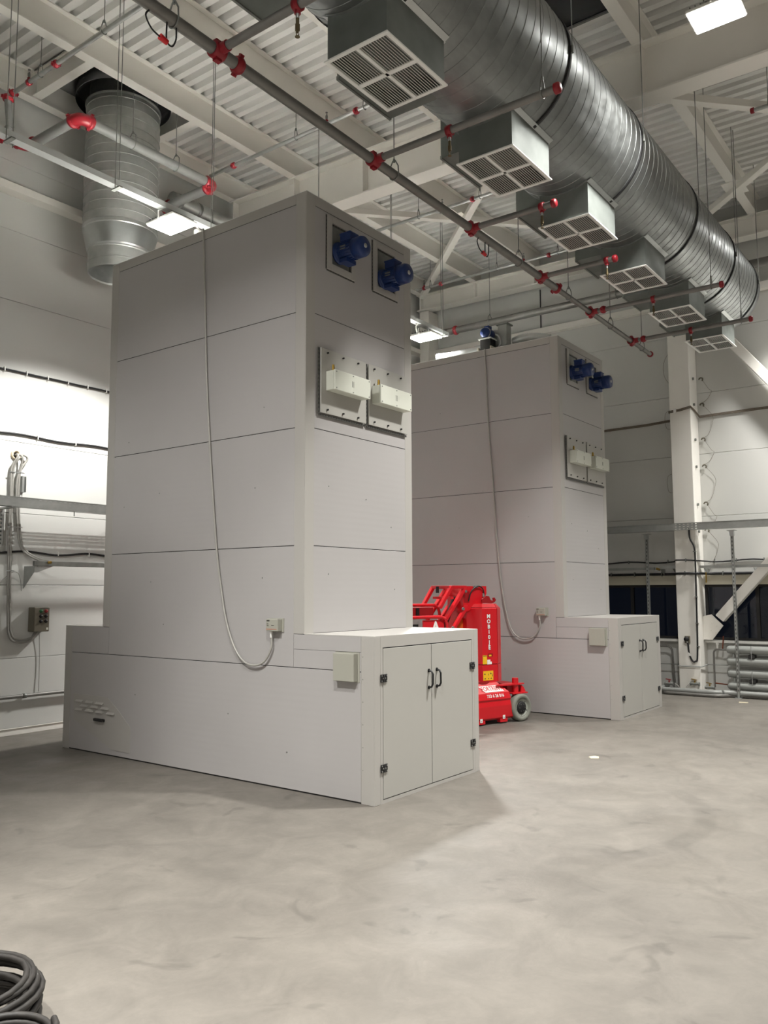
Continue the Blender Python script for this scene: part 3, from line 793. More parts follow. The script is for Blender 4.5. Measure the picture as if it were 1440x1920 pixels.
def hanger(parent, p, r, top, along='X'):
    """pear loop round the pipe with a threaded rod to the roof"""
    x, y, z = p
    a, b = ((0, 1, 0), (0, 0, 1)) if along == 'X' else ((1, 0, 0), (0, 0, 1))
    A, B = Vector(a), Vector(b); c = Vector(p)
    lp = [c + A * (r + .006) * math.cos(t) + B * (r + .006) * math.sin(t) for t in [PI + PI * i / 8 for i in range(9)]]
    lp += [c + A * (r + .002) + B * (r + .03), c + A * .012 + B * (r + .085), c - A * .012 + B * (r + .085), c - A * (r + .002) + B * (r + .03)]
    l = MB().tube(lp, .0055, 6, closed=True)
    l.cyl(c + B * (r + .07), c + B * (r + .10), .010, n=6)
    h = l.build('hanger_loop', 'zinc_dull', parent)
    MB().cyl(c + B * (r + .08), (x, y, top), .0045, n=6).build('hanger_rod', 'zinc_dull', h)

LZ = 5.1
sp_ = thing('sprinkler_main', 'low sprinkler main with red couplings and short branches under the big duct', 'pipework', (6, 3.93, LZ))
my = lambda x: 3.89 + (x - 3.4) * .0145
XC = 8.68
for a, b, r in ((-1.0, 3.43, .040), (3.43, XC, .040), (XC, 12.02, .030)):
    MB().cyl((a, my(a), LZ), (b, my(b), LZ), r, n=18).build('main_pipe', 'pipe_grey', sp_)
inst(CPL[.040], 'coupling', sp_, (3.60, my(3.6), LZ), ROT_X @ Matrix.Rotation(.6, 4, 'Z'))
inst(CPL[.040], 'coupling', sp_, (XC, my(XC), LZ), ROT_X @ Matrix.Rotation(1.1, 4, 'Z'))
inst(cap_me[.032], 'end_cap', sp_, (12.02, my(12.02), LZ), ROT_X)
tee_me = mesh_of(MB().lathe([(.040, -.045), (.053, -.045), (.056, -.035), (.056, .035), (.053, .045), (.040, .045)], (0, 0, 0), (1, 0, 0), 16).cyl((0, -.03, 0), (0, -.10, 0), .036, n=14)
                 .box(-.024, -.018, .05, .024, .018, .072).box(-.024, -.018, -.072, .024, .018, -.05), 'fitting_red', 'branch_tee')
BR = [(3.42, 1.9), (5.12, 2.29), (6.70, 3.06), (8.25, 3.09), (9.71, 2.39), (11.21, 2.42)]
for x, ye in BR:
    inst(tee_me, 'branch_tee', sp_, (x, my(x), LZ))
    rb = .028
    MB().cyl((x, my(x) - .06, LZ), (x, ye, LZ), rb, n=14).build('branch_pipe', 'pipe_grey', sp_)
    if x > 8.5: inst(CPL[.028], 'coupling', sp_, (x, my(x) - .17, LZ), ROT_Y)
    inst(cap_me[.028], 'end_cap', sp_, (x, ye, LZ), ROT_Y)
    inst(clip_me[.028], 'outlet_clip', sp_, (x, 3.185, LZ), Matrix.Rotation(PI / 2, 4, 'X'))
    n_ = inst(nip_me, 'drop_nipple', sp_, (x, 3.185, LZ))
    inst(head_dn, 'sprinkler_head', sp_, (x, 3.185, LZ - .075))
    if ye < 2.5:
        hanger(sp_, (x, ye + .12, LZ), rb, roof_z(ye), 'Y')
for x in (1.2, 3.06, 5.41, 7.72, 9.03, 10.4, 11.65): hanger(sp_, (x, my(x), LZ), .040 if x < XC else .030, roof_z(3.9))
for x in (2.98, 6.95):
    z = LZ - .035; q = lambda a, b: V(x + a, my(x), z - b)
    w = MB().tube(smooth_path([q(-.10, .0), q(-.125, .05), q(-.08, .11), q(0, .13)]), .0055, 6).tube(smooth_path([q(.03, 0), q(.03, .12), q(.07, .14), q(.10, .08), q(.10, 0)]), .0055, 6).build('signal_wire', 'black_rubber', sp_)
    MB().cyl(q(-.02, .125), q(.035, .135), .020, .017, n=12).build('signal_switch', 'lift_red', w)

# upper branch lines just under the roof
UZ = 7.2
UB = [(4.58, 8.66, 4.9, (7.75,), (8.28,), (8.05, 6.9), 'over the front of the upright duct'),
      (7.18, 8.27, 3.6, (7.81, 5.74), (6.20,), (6.70, 5.62), 'passing above the nearest cabinet'),
      (9.90, 8.30, 3.6, (5.78,), (6.30,), (6.72, 5.66), 'midway between the rafters'),
      (12.39, 8.47, 3.6, (7.93, 5.78), (8.3, 6.25), (8.16, 6.77, 5.62), 'in front of the end wall rafter')]
for x, ya, yb_, cps, hds, hgs, lb in UB:
    t = thing('sprinkler_branch', 'thin upper sprinkler pipe ' + lb, 'pipe', (x, ya, UZ), group='upper sprinkler branches')
    MB().cyl((x, ya, UZ), (x, yb_, UZ), .024, n=12).build('branch_pipe', 'galv', t)
    for y in cps: inst(CPL[.022], 'coupling', t, (x, y, UZ), ROT_Y @ Matrix.Rotation(.5, 4, 'Z'))
    for y in hds:
        inst(clip_me[.022], 'outlet_clip', t, (x, y, UZ), ROT_YU); inst(head_up, 'sprinkler_head', t, (x, y, UZ + .02))
    for y in hgs: hanger(t, (x, y, UZ), .024, roof_z(y), 'Y')
t = thing('sprinkler_branch', 'short capped sprinkler pipe at the right picture edge', 'pipe', (9.98, 2.04, UZ), group='upper sprinkler branches')
MB().cyl((9.98, 2.04, UZ), (9.98, -2.5, UZ), .024, n=12).build('branch_pipe', 'galv', t)
inst(cap_me[.022], 'end_cap', t, (9.98, 2.04, UZ), ROT_YU); hanger(t, (9.98, 1.86, UZ), .024, roof_z(1.9), 'Y')

# thick wall main that steps round the upright duct
WM, WZ, WR = 8.86, 6.80, .058
wm = thing('sprinkler_wall_main', 'thick grey sprinkler main with red elbows stepping round the upright duct', 'pipework', (5.5, 7.8, WZ))
YF = 7.83
legs = [((-2.0, WM, WZ), (4.82, WM, WZ)), ((4.92, WM - .1, WZ), (4.93, YF + .1, WZ)), ((5.03, YF, WZ), (6.77, YF, WZ)), ((6.87, YF + .1, WZ), (6.87, WM - .1, WZ)), ((6.97, WM, WZ), (8.0, WM, WZ))]
for a, b in legs: MB().cyl(a, b, WR, n=18).build('main_pipe', 'pipe_painted', wm)
def elbow(c, d0, d1):
    c, d0, d1 = Vector(c), Vector(d0), Vector(d1)
    p = bend([c + d0 * .12, c, c + d1 * .12], .10, 8)
    e = MB().tube(p, WR + .008, 14).build('elbow', 'fitting_red', wm)
    for d in (d0, d1): inst(CPL[.058], 'coupling', wm, c + d * .13, axis_rot(d) @ Matrix.Rotation(.5, 4, 'Z'))
elbow((4.92, WM, WZ), (-1, 0, 0), (0, -1, 0)); elbow((4.93, YF, WZ), (0, 1, 0), (1, 0, 0))
elbow((6.87, YF, WZ), (-1, 0, 0), (0, 1, 0)); elbow((6.87, WM, WZ), (0, -1, 0), (1, 0, 0))
inst(CPL[.058], 'coupling', wm, (4.60, WM, WZ), ROT_X)
hanger(wm, (5.62, YF, WZ), WR, roof_z(YF)); hanger(wm, (6.25, YF, WZ), WR, roof_z(YF))
ris = MB().cyl((4.62, 8.72, WZ + .05), (4.58, 8.72, UZ), .04, n=14).cyl((4.62, 8.86, WZ + .02), (4.62, 8.70, WZ + .07), .04, n=14).build('riser_pipe', 'pipe_painted', wm)
inst(CPL[.040], 'coupling', wm, (4.58, 8.72, UZ - .02)); inst(CPL[.022], 'coupling', wm, (4.58, 8.60, UZ), ROT_Y)
ins = thing('insulated_pipe', 'thick silvery insulated pipe on the wall behind the nearest tower', 'pipe', (7.6, 8.85, 7.02))
MB().cyl((7.02, 8.87, 7.0), (8.18, 8.87, 7.01), .10, n=20).build('pipe_jacket', 'galv', ins)
for x in (7.12, 7.45): MB().lathe([(.10, 0), (.106, 0), (.106, .05), (.10, .05)], (x, 8.87, 7.0), (1, 0, 0), 20).build('jacket_band', 'zinc_dull', ins)
fp = thing('far_wall_pipe', 'thick grey pipe with one red coupling along the end wall', 'pipe', (13.12, 6.0, 6.55))
for a, b in ((8.9, 8.06), (8.06, -4.0)): MB().cyl((13.1, a, 6.535), (13.1, b, 6.535), .066, n=18).build('main_pipe', 'pipe_grey', fp)
inst(CPL[.058], 'coupling', fp, (13.1, 8.06, 6.535), ROT_Y @ Matrix.Scale(1.15, 4))
for y in (7.32, 4.9, 2.3): hanger(fp, (13.1, y, 6.535), .066, roof_z(y), 'Y')

# ------------------------------------------------------------------ blower on the far cabinet
BX, BYc, BZ = 10.50, 5.80, 5.0285
bl = thing('blower', 'small centrifugal blower with blue motor standing on the far cabinet', 'fan', (BX, BYc, BZ))
out = [(.17 * math.cos(a) * (1 + .22 * k / 24), .17 * math.sin(a) * (1 + .22 * k / 24)) for k, a in [(k, 2 * PI * k / 24 - 1.2) for k in range(25)]]
cas = MB().prism(out[:-1], (BX, BYc, BZ + .215), (0, 1, 0), (0, 0, 1), (.14, 0, 0)).build('scroll_casing', 'galv', bl, bevel=.006)
MB().lathe([(.12, 0), (.125, .006), (.10, .012)], (BX, BYc, BZ + .215), (-1, 0, 0), 28).build('inlet_ring', 'galv_bright', bl)
MB().box(BX - .002, BYc - .205, BZ + .16, BX + .142, BYc - .06, BZ + .46).build('outlet_duct', 'galv', bl, bevel=.003)
MB().box(BX - .02, BYc - .225, BZ + .455, BX + .16, BYc - .04, BZ + .475).build('outlet_flange', 'zinc_dull', bl)
mo = MB().lathe([(.0, 0), (.07, 0), (.078, .02), (.078, .17), (.066, .20), (.02, .205), (0, .205)], (BX - .012, BYc + .05, BZ + .325), (-1, 0, 0), 24).build('blower_motor', 'motor_blue', bl)
MB().box(BX - .14, BYc + .01, BZ + .39, BX - .05, BYc + .09, BZ + .44).build('terminal_box', 'motor_blue', mo, bevel=.006)
MB().lathe([(.079, 0), (.083, 0), (.083, .012), (.079, .012)], (BX - .165, BYc + .05, BZ + .325), (-1, 0, 0), 24).build('motor_ring', 'box_grey', mo)
MB().box(BX - .20, BYc - .05, BZ + .232, BX - .01, BYc + .16, BZ + .246).build('motor_shelf', 'white_paint', bl)
MB().box(BX - .17, BYc - .03, BZ + .0, BX - .02, BYc + .14, BZ + .232).build('pedestal', 'black_plastic', bl)
for y in (BYc - .05, BYc + .16): MB().box(BX - .205, y - .010, BZ, BX - .01, y + .010, BZ + .11).build('foot', 'flash_cream', bl)
def flex(path, r, label):
    P = smooth_path(path, 14); rr = [r * (1 + .07 * (i % 2)) for i in range(len(P))]
    o = MB().tube(P, rr, 14).build('flexible_duct', 'galv_bright'); tag(o, label, 'duct', 'silver ducts on the far cabinet'); return o
flex([V(10.58, 6.02, BZ + .16), V(10.56, 6.25, BZ + .14), V(10.5, 6.5, BZ + .11), V(10.42, 6.75, BZ + .10)], .085, 'silver flexible duct left of the blower on the far cabinet')
flex([V(10.66, 5.56, BZ + .22), V(10.64, 5.4, BZ + .24), V(10.66, 5.2, BZ + .22), V(10.70, 5.0, BZ + .17)], .06, 'silver flexible duct right of the blower on the far cabinet')

# ------------------------------------------------------------------ red mast lift
lift = thing('mast_lift', 'red electric mast boom lift with white lettering parked between the cabinets', 'lift', (9.366, 4.888, 0), math.radians(-17), local=True)
prof = [(.16, .49, -.29), (.14, .485, -.275), (.03, .37, -.170), (.0, .295, -.168), (.014, .272, -.168), (.0, .215, -.165), (.0, .075, -.13), (.03, .05, -.125), (.88, .05, -.125), (.90, .37, -.170), (.80, .49, -.29)]
n = len(prof)
m = MB(); A = [(u, v, z) for v, z, u in prof]; B = [(-2.0, v, z) for v, z, u in prof]
m.add(A, [tuple(range(n))]); m.add(B, [tuple(reversed(range(n)))]); m.add(A + B, [(i, n + i, n + (i + 1) % n, (i + 1) % n) for i in range(n)])
chs = m.build('chassis_cover', 'lift_red', lift, bevel=.006)
for u in (-.66, -.29): MB().box(u - .06, .002, .018, u + .06, .06, .06).build('chassis_foot', 'lift_red', chs)
for u, z in ((-.665, .062), (-.292, .078)):
    MB().box(u - .019, -.003, z - .022, u + .019, .001, z + .022).build('tie_down_decal', 'white_paint', chs)
    MB().box(u - .006, -.0042, z - .012, u + .004, -.003, z - .002).build('decal_mark', 'print_dark', chs)
def wheel(u, v):
    w = MB().lathe([(.10, 0), (.118, -.004), (.122, -.012), (.150, -.012), (.163, .0), (.165, .02), (.165, .085), (.155, .10), (.10, .10)], (u, v, .165), (0, 1, 0), 40).build('wheel', 'tyre_grey', lift)
    MB().lathe([(.0, .02), (.06, .02), (.085, .012), (.098, .004), (.106, .0), (.106, .03)], (u, v, .165), (0, 1, 0), 40).build('wheel_rim', 'rim_grey', w)
    MB().lathe([(.0, -.006), (.066, -.006), (.074, .002), (.074, .03)], (u, v, .165), (0, 1, 0), 28).build('hub', 'black_rubber', w)
    b = MB()
    for k in range(6): b.cyl((u + .046 * math.cos(PI / 3 * k), v - .006, .165 + .046 * math.sin(PI / 3 * k)), (u + .046 * math.cos(PI / 3 * k), v - .011, .165 + .046 * math.sin(PI / 3 * k)), .005, n=6)
    for k in range(5): b.cyl((u + .09 * math.cos(1.2566 * k - .4), v + .008, .165 + .09 * math.sin(1.2566 * k - .4)), (u + .09 * math.cos(1.2566 * k - .4), v, .165 + .09 * math.sin(1.2566 * k - .4)), .006, n=6)
    b.build('wheel_bolts', 'zinc_dull', w, kind='stuff')
wheel(.005, -.015); wheel(.005, .80); wheel(-1.55, .80)
ax = MB().prism([(-.34, .0), (-.30, .10), (-.05, .10), (.07, .07), (.13, .0), (.02, -.03), (-.11, -.01)], (0, .06, .438), (1, 0, 0), (0, 1, 0), (0, 0, .016)).build('axle_plate', 'lift_red', lift, bevel=.003)
MB().prism([(-.11, -.02), (.15, -.02), (.12, .12), (-.10, .12)], (0, .04, .330), (1, 0, 0), (0, 1, 0), (0, 0, .015)).build('axle_plate', 'lift_red', lift, bevel=.003)
MB().cyl((.0, .09, .30), (.0, .09, .52), .040, n=20).build('steering_pin', 'lift_red', lift)
MB().box(-.13, .10, .33, .10, .85, .45).build('axle_beam', 'lift_red_dark', lift)
MB().prism([(.07, .33), (.15, .35), (.12, .40), (.08, .43)], (0, .06, 0), (1, 0, 0), (0, 0, 1), (0, .02, 0)).build('steering_arm', 'lift_red', lift)
MB().cyl((-.5, .4, .45), (-.5, .4, .50), .28, n=28).build('turntable', 'lift_red_dark', lift)
# mast covers
plan = [(-.49, .15), (-.235, .15), (-.08, .25), (-.08, .72), (-.565, .72), (-.565, .35)]
MB().prism([(a * .97 - .01, .012 + b * .97) for a, b in plan], (0, 0, .50), (1, 0, 0), (0, 1, 0), (0, 0, .9)).build('mast_core', 'lift_red_dark', lift)
def cover(z0, z1, z2=None):
    a = [(-.49, .15), (-.238, .15), (-.238, .72), (-.565, .72), (-.565, .35)]; b = [(-.231, .15), (-.08, .25), (-.08, .72), (-.231, .72)]
    for pl in (a, b):
        k = MB(); nn = len(pl); cx = -.3
        rings = [[(u, v, z0) for u, v in pl], [(u, v, z1) for u, v in pl]]
        if z2:
            rings.append([(u + (.045 if u < -.4 else -.03 if u > -.2 else 0), v + .05 if v < .4 else v, z2) for u, v in pl])
        for r0, r1 in zip(rings[:-1], rings[1:]): k.add(r0 + r1, [(i, (i + 1) % nn, nn + (i + 1) % nn, nn + i) for i in range(nn)])
        k.add(rings[0], [tuple(reversed(range(nn)))]); k.add(rings[-1], [tuple(range(nn))])
        k.build('mast_cover', 'lift_red', lift, bevel=.004)
cover(.488, .697); cover(.707, 1.385, 1.442)
# boom head, jib arms
hd = MB().prism([(-.64, 1.664), (-.27, 1.664), (-.268, 1.57), (-.34, 1.445), (-.60, 1.35), (-.66, 1.35), (-.66, 1.55)], (0, .30, 0), (1, 0, 0), (0, 0, 1), (0, .30, 0)).build('boom_head', 'lift_red', lift, bevel=.01)
MB().box(-.655, .298, 1.46, -.56, .30, 1.60).build('head_recess', 'lift_red_dark', hd)
MB().tube(smooth_path([V(-.58, .29, 1.48), V(-.54, .28, 1.60), V(-.44, .27, 1.662), V(-.35, .28, 1.63), V(-.33, .28, 1.56)]), .008, 8).build('hydraulic_hose', 'black_rubber', hd)
MB().cyl((-.33, .29, 1.53), (-.33, .29, 1.575), .016, n=8).build('hose_fitting', 'galv_bright', hd)
MB().box(-.50, .285, 1.645, -.42, .30, 1.668).build('limit_switch', 'galv_bright', hd)
for v in (.28, .62):
    MB().bar((-.66, v, 1.635), (-.98, v, 1.25), .04, .06, (0, 1, 0)).build('jib_arm', 'lift_red', lift, bevel=.006)
    MB().bar((-.62, v, 1.42), (-.92, v, 1.06), .04, .05, (0, 1, 0)).build('jib_arm', 'lift_red', lift, bevel=.006)
    MB().bar((-.64, v, 1.65), (-.88, v, 1.65), .04, .05, (0, 1, 0)).build('jib_arm', 'lift_red', lift, bevel=.006)
    MB().bar((-.87, v, 1.66), (-1.06, v, 1.40), .04, .05, (0, 1, 0)).build('jib_arm', 'lift_red', lift, bevel=.006)
for u, z in ((-.86, 1.52), (-.96, 1.28), (-.88, 1.65)): MB().bar((u, .28, z), (u, .62, z), .05, .03).build('jib_cross_bar', 'lift_red', lift)
MB().cyl((-.66, .45, 1.52), (-.88, .45, 1.12), .035, n=14).build('jib_cylinder', 'black_rubber', lift)
MB().cyl((-.95, .45, 1.66), (-.95, .45, 1.58), .02, n=10).build('hose_loop', 'black_rubber', lift)
for u, z in ((-.705, 1.385), (-.66, 1.60), (-.875, 1.16)): MB().cyl((u, .262, z), (u, .245, z), .018, n=10).build('pivot_pin', 'galv_bright', lift)
MB().prism([(-.43, 1.455), (-.43, 1.50), (-.36, 1.54), (-.305, 1.535), (-.285, 1.492), (-.255, 1.478), (-.232, 1.49), (-.24, 1.515), (-.215, 1.52), (-.19, 1.49), (-.212, 1.462), (-.27, 1.447)], (0, .21, 0), (1, 0, 0), (0, 0, 1), (0, .018, 0)).build('tie_hook', 'lift_red_dark', lift)
MB().box(-.66, .42, 1.13, -.52, .47, 1.26).build('warning_plate', 'orange_label', lift)
# work platform
rails = [[V(-2.1, .10, 1.30), V(-1.16, .10, 1.30), V(-1.10, .10, 1.24), V(-1.10, .10, .70)], [V(-2.1, .52, 1.44), V(-.92, .52, 1.43), V(-.86, .52, 1.37), V(-.86, .52, .70)],
         [V(-2.1, .52, 1.30), V(-.86, .52, 1.29)], [V(-2.1, .10, 1.0), V(-1.10, .10, 1.0)]]
for p in rails: MB().tube(bend(p, .06) if len(p) > 2 else p, .019, 10).build('guard_rail', 'lift_red', lift)
pp = MB().box(-1.45, .115, .85, -1.13, .13, 1.265).build('side_sheet', 'lift_red', lift)
MB().box(-2.1, .10, .62, -.86, .52, .66).build('platform_floor', 'lift_red_dark', lift)
MB().box(-1.75, .44, 1.30, -1.02, .51, 1.41).build('control_console', 'lift_red_dark', lift, bevel=.01)
MB().box(-1.30, .43, 1.31, -1.25, .44, 1.40).build('console_slot', 'black_plastic', lift)
MB().box(-2.1, .14, 1.05, -1.5, .15, 1.22).build('back_sheet', 'black_plastic', lift)

def text(body, size, loc, rx, parent, material, align='CENTER', offset=0.0, sx=1.0, name='lettering'):
    cu = bpy.data.curves.new(name, 'FONT'); cu.body = body; cu.size = size; cu.align_x = align; cu.align_y = 'CENTER'
    cu.offset = offset; cu.extrude = .0006; cu.materials.append(MAT[material]); cu.resolution_u = 3
    o = bpy.data.objects.new(name, cu); COL.objects.link(o); o.parent = parent
    me = bpy.data.meshes.new_from_object(o.evaluated_get(bpy.context.evaluated_depsgraph_get())); bpy.data.objects.remove(o)
    o = bpy.data.objects.new(name, me); COL.objects.link(o); o.parent = parent
    o.location = loc; o.rotation_euler = (rx, 0, 0); o.scale = (sx, 1, 1); return o
for k, chh in enumerate('MOB10JE'):
    z = 1.289 - .064 * k; u = -.383 + .0015 * k
    text(chh, .067, (u + .0015, .1486, z - .0015), PI / 2, lift, 'print_dark', offset=.0040, sx=1.12)
    text(chh, .067, (u, .1472, z), PI / 2, lift, 'white_paint', offset=.0018, sx=1.12)
sl = math.atan2(.115, .11)
def on_slope(u, h): return (u, .030 + .11 * h - .004 * math.sin(sl), .37 + .115 * h + .004 * math.cos(sl))
ft = MB().add([on_slope(-.613, .68), on_slope(-.292, .68), on_slope(-.243, .08), on_slope(-.555, .08)], [(0, 1, 2, 3)]).build('name_plate', 'white_paint', chs)
p = on_slope(-.425, .38); text('FORTRENT', .09, (p[0], p[1] - .002, p[2] + .002), sl, chs, 'lift_red', offset=.0006, sx=.76)
sl2 = math.atan2(.075, .03)
text('733 6 26 016', .056, (-.415, .0105, .336), sl2, chs, 'white_paint', offset=.0007, sx=.94)
MB().box(-.489, .1465, .707, -.421, .1495, .816).build('yellow_decal', 'yellow_label', lift)
MB().box(-.484, .1458, .803, -.426, .1468, .811).build('decal_mark', 'print_dark', lift)
MB().box(-.416, .1465, .703, -.340, .1495, .735).box(-.416, .1465, .735, -.365, .1495, .760).build('white_decal', 'white_paint', lift)
MB().box(-.40, .148, .795, -.32, .1495, .835).build('recess_mark', 'lift_red_dark', lift)
MB().box(-.385, .1468, .800, -.345, .1485, .818).build('small_decal', 'yellow_label', lift)
MB().box(-.485, .1465, .510, -.318, .1495, .624).build('yellow_decal', 'yellow_label', lift)
dm = MB()
for u, z, w, h in ((-.46, .59, .03, .02), (-.40, .585, .012, .03), (-.36, .595, .028, .022), (-.335, .58, .012, .05), (-.455, .535, .03, .018), (-.40, .533, .025, .016), (-.355, .535, .03, .016)):
    dm.add([(u - w / 2, .1458, z - h / 2), (u + w / 2, .1458, z - h / 2), (u, .1458, z + h / 2)], [(0, 1, 2)])
dm.build('decal_pictograms', 'print_dark', lift, kind='stuff')
text('A', .16, (-1.262, .113, 1.185), PI / 2, lift, 'white_paint', offset=.006)

# ------------------------------------------------------------------ things on the left panel wall
def wall_cable(z, label, amp, step, x0=2.0, x1=8.5, ph=0.0):
    t = thing('wall_cable', label, 'cable', (x0, YW - .02, z), group='black cables on the panel wall')
    P = [V(x0 + (x1 - x0) * i / 80, YW - .016, z + amp * math.sin((x0 + (x1 - x0) * i / 80) * 2 * PI / (2 * step) + ph)) for i in range(81)]
    MB().tube(P, .012, 8).build('cable', 'cable_black', t)
    x = x0 + step * .6
    while x < x1:
        MB().box(x - .005, YW - .032, z - .022, x + .005, YW, z + .026).build('cable_clip', 'white_plastic', t); x += step
wall_cable(4.168, 'upper black cable clipped straight across the panel wall', .002, .27)
wall_cable(3.427, 'middle black cable sagging between clips on the panel wall', .010, .50, ph=1.0)
wall_cable(2.062, 'lower wavy black cable below the tray on the panel wall', .016, .42, ph=.4)

def u_tray(o, U, front, depth, h, length, name, label, loc):
    """perforated cable tray: front side, bottom, back side. U runs along the tray, front points out of the wall"""
    t = thing(name, label, 'cable tray', loc)
    o, U, Fv = Vector(o), Vector(U), Vector(front); n_ = int(length / .062)
    MB().perf(o + Fv * depth, U * length, (0, 0, h), n_, 3, .45, .26).build('tray_side', 'galv', t)
    MB().perf(o, U * length, (0, 0, h), n_, 3, .45, .26).build('tray_side', 'galv', t)
    MB().perf(o, U * length, Fv * depth, n_, 3, .5, .3).build('tray_floor', 'galv', t)
    MB().bar(o + Fv * depth + Vector((0, 0, h)), o + Fv * depth + U * length + Vector((0, 0, h)), .004, .006).bar(o + Vector((0, 0, h)), o + U * length + Vector((0, 0, h)), .004, .006).build('tray_lip', 'galv_bright', t)
    return t
tl = u_tray((2.5, 8.86, 2.556), (1, 0, 0), (0, -1, 0), .13, .106, 5.2, 'cable_tray', 'perforated galvanised cable tray in front of the panel wall', (5, 8.8, 2.56))
for x in (3.2, 4.84, 6.5):
    k = MB().box(x - .02, 8.72, 2.535, x + .02, YW, 2.554).build('tray_bracket', 'zinc_dull', tl)
MB().cyl((5.62, 8.77, 2.50), (5.62, 8.77, 2.556), .006, n=8).build('tray_bolt', 'zinc_dull', tl)
vc = thing('slotted_upright', 'short slotted vertical channel hanging below the tray on the panel wall', 'channel', (4.84, 9.0, 2.13))
MB().box(4.81, 8.98, 2.13, 4.815, YW, 2.54).box(4.875, 8.98, 2.13, 4.88, YW, 2.54).build('channel_flange', 'galv', vc)
MB().perf((4.81, 8.98, 2.13), (.07, 0, 0), (0, 0, .41), 1, 9, .25, .35).build('channel_web', 'galv', vc)
hole = thing('wall_penetration', 'round foamed cable hole with pale conduits bending down the panel wall', 'conduit', (5.045, YW, 3.19))
MB().lathe([(.028, 0), (.045, .028), (.058, .02), (.062, .0)], (5.045, YW, 3.19), (0, -1, 0), 22).build('foam_seal', 'foam_beige', hole)
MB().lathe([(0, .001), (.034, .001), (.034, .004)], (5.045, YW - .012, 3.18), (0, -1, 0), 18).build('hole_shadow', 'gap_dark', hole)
Yc = 9.045
cn = [[V(5.04, YW - .01, 3.19), V(5.035, Yc - .03, 3.17), V(4.985, Yc, 3.05), V(4.975, Yc, 2.9), V(4.98, Yc, 2.7), V(4.975, Yc, 2.27), V(5.0, Yc, 1.37), V(5.03, Yc, 1.11), V(5.13, Yc, 1.04), V(5.27, Yc, 1.05), V(5.345, Yc, 1.16)],
      [V(5.05, YW - .01, 3.18), V(5.045, Yc - .03, 3.15), V(5.005, Yc, 3.03), V(5.0, Yc, 2.7), V(5.0, Yc, 2.27), V(5.025, Yc, 1.40), V(5.05, Yc, 1.14), V(5.14, Yc, 1.07), V(5.29, Yc, 1.08), V(5.37, Yc, 1.16)],
      [V(5.055, YW - .01, 3.20), V(5.085, Yc - .04, 3.16), V(5.075, Yc - .01, 3.03), V(5.05, Yc, 2.9), V(5.05, Yc, 2.70), V(5.095, Yc, 2.22), V(5.15, Yc - .04, 2.07), V(5.25, Yc - .14, 1.98), V(5.34, Yc - .2, 1.95)],
      [V(5.075, YW - .01, 3.19), V(5.13, Yc, 3.19), V(5.165, Yc, 3.15), V(5.11, Yc, 3.06), V(5.085, Yc, 3.0), V(5.075, Yc, 2.9), V(5.075, Yc, 2.70), V(5.12, Yc, 2.22), V(5.17, Yc - .04, 2.08), V(5.27, Yc - .14, 1.99), V(5.36, Yc - .2, 1.96)]]
for p in cn: MB().tube(smooth_path(p, 6), .0125, 8).build('conduit', 'cable_grey', hole)
for z in (2.98, 2.35, 1.85): MB().box(4.95, Yc - .016, z - .006, 5.13 if z > 2 else 5.05, Yc - .012, z + .006).build('conduit_clamp', 'galv_bright', hole)
o = MB().box(5.10, 9.02, 2.76, 5.125, YW, 2.945).box(5.145, 9.02, 2.76, 5.15, YW, 2.945).box(5.125, 9.07, 2.76, 5.15, YW, 2.945).build('wall_stub', 'galv'); tag(o, 'short grey channel stub right of the bent conduits', 'bracket')
sb = thing('strut_shelf', 'grey strut rail on a triangular bracket under the lower wavy cable', 'rail', (5.3, 8.85, 1.92))
MB().box(5.16, 8.80, 1.905, 7.6, 8.842, 1.962).build('strut_rail', 'zinc_dull', sb, bevel=.003)
MB().prism([(5.165, 1.96), (5.40, 1.905), (5.20, 1.83), (5.165, 1.83)], (0, 8.81, 0), (1, 0, 0), (0, 0, 1), (0, .006, 0)).build('bracket_plate', 'galv', sb)
MB().prism([(8.80, 1.905), (YW, 1.905), (YW, 1.65)], (5.20, 0, 0), (0, 1, 0), (0, 0, 1), (.006, 0, 0)).build('wall_gusset', 'galv', sb)
MB().prism([(8.80, 1.905), (YW, 1.905), (YW, 1.65)], (6.7, 0, 0), (0, 1, 0), (0, 0, 1), (.006, 0, 0)).build('wall_gusset', 'galv', sb)
MB().cyl((5.32, 8.80, 1.945), (5.36, 8.79, 1.95), .016, n=8).build('cable_fitting', 'brass', sb)
cb = thing('control_box', 'small dark olive push button box with six buttons on the panel wall', 'control box', (5.36, 9.0, 1.15))
MB().box(5.272, 8.955, 1.152, 5.462, YW, 1.432).build('box_body', 'box_olive', cb, bevel=.008)
for k, (x, z, mt_) in enumerate(((5.352, 1.388, 'button_green'), (5.415, 1.388, 'button_red'), (5.352, 1.330, 'black_plastic'), (5.415, 1.330, 'black_plastic'), (5.352, 1.272, 'black_plastic'), (5.415, 1.272, 'black_plastic'))):
    MB().lathe([(.021, 0), (.021, .008), (.016, .012), (.015, .020), (0, .022)], (x, 8.955, z), (0, -1, 0), 16).build('push_button', mt_, cb)
for z in (1.358, 1.300, 1.422): MB().box(5.335, 8.9535, z - .003, 5.44, 8.955, z + .003).build('button_label', 'print_dark', cb)
MB().box(5.425, 8.9535, 1.172, 5.447, 8.955, 1.198).build('green_mark', 'box_pale', cb)
lp = thing('wall_pipe', 'thin grey pipe clamped low on the panel wall', 'pipe', (5.3, 9.05, .43))
MB().cyl((1.5, 9.045, .43), (7.4, 9.045, .43), .021, n=12).build('pipe_run', 'pipe_grey', lp)
for x in (4.3, 5.22, 6.3): MB().lathe([(.021, 0), (.028, 0), (.028, .04), (.021, .04)], (x, 9.045, .43), (1, 0, 0), 12).box(x, 9.06, .415, x + .04, YW, .445).build('pipe_clamp', 'zinc_dull', lp)
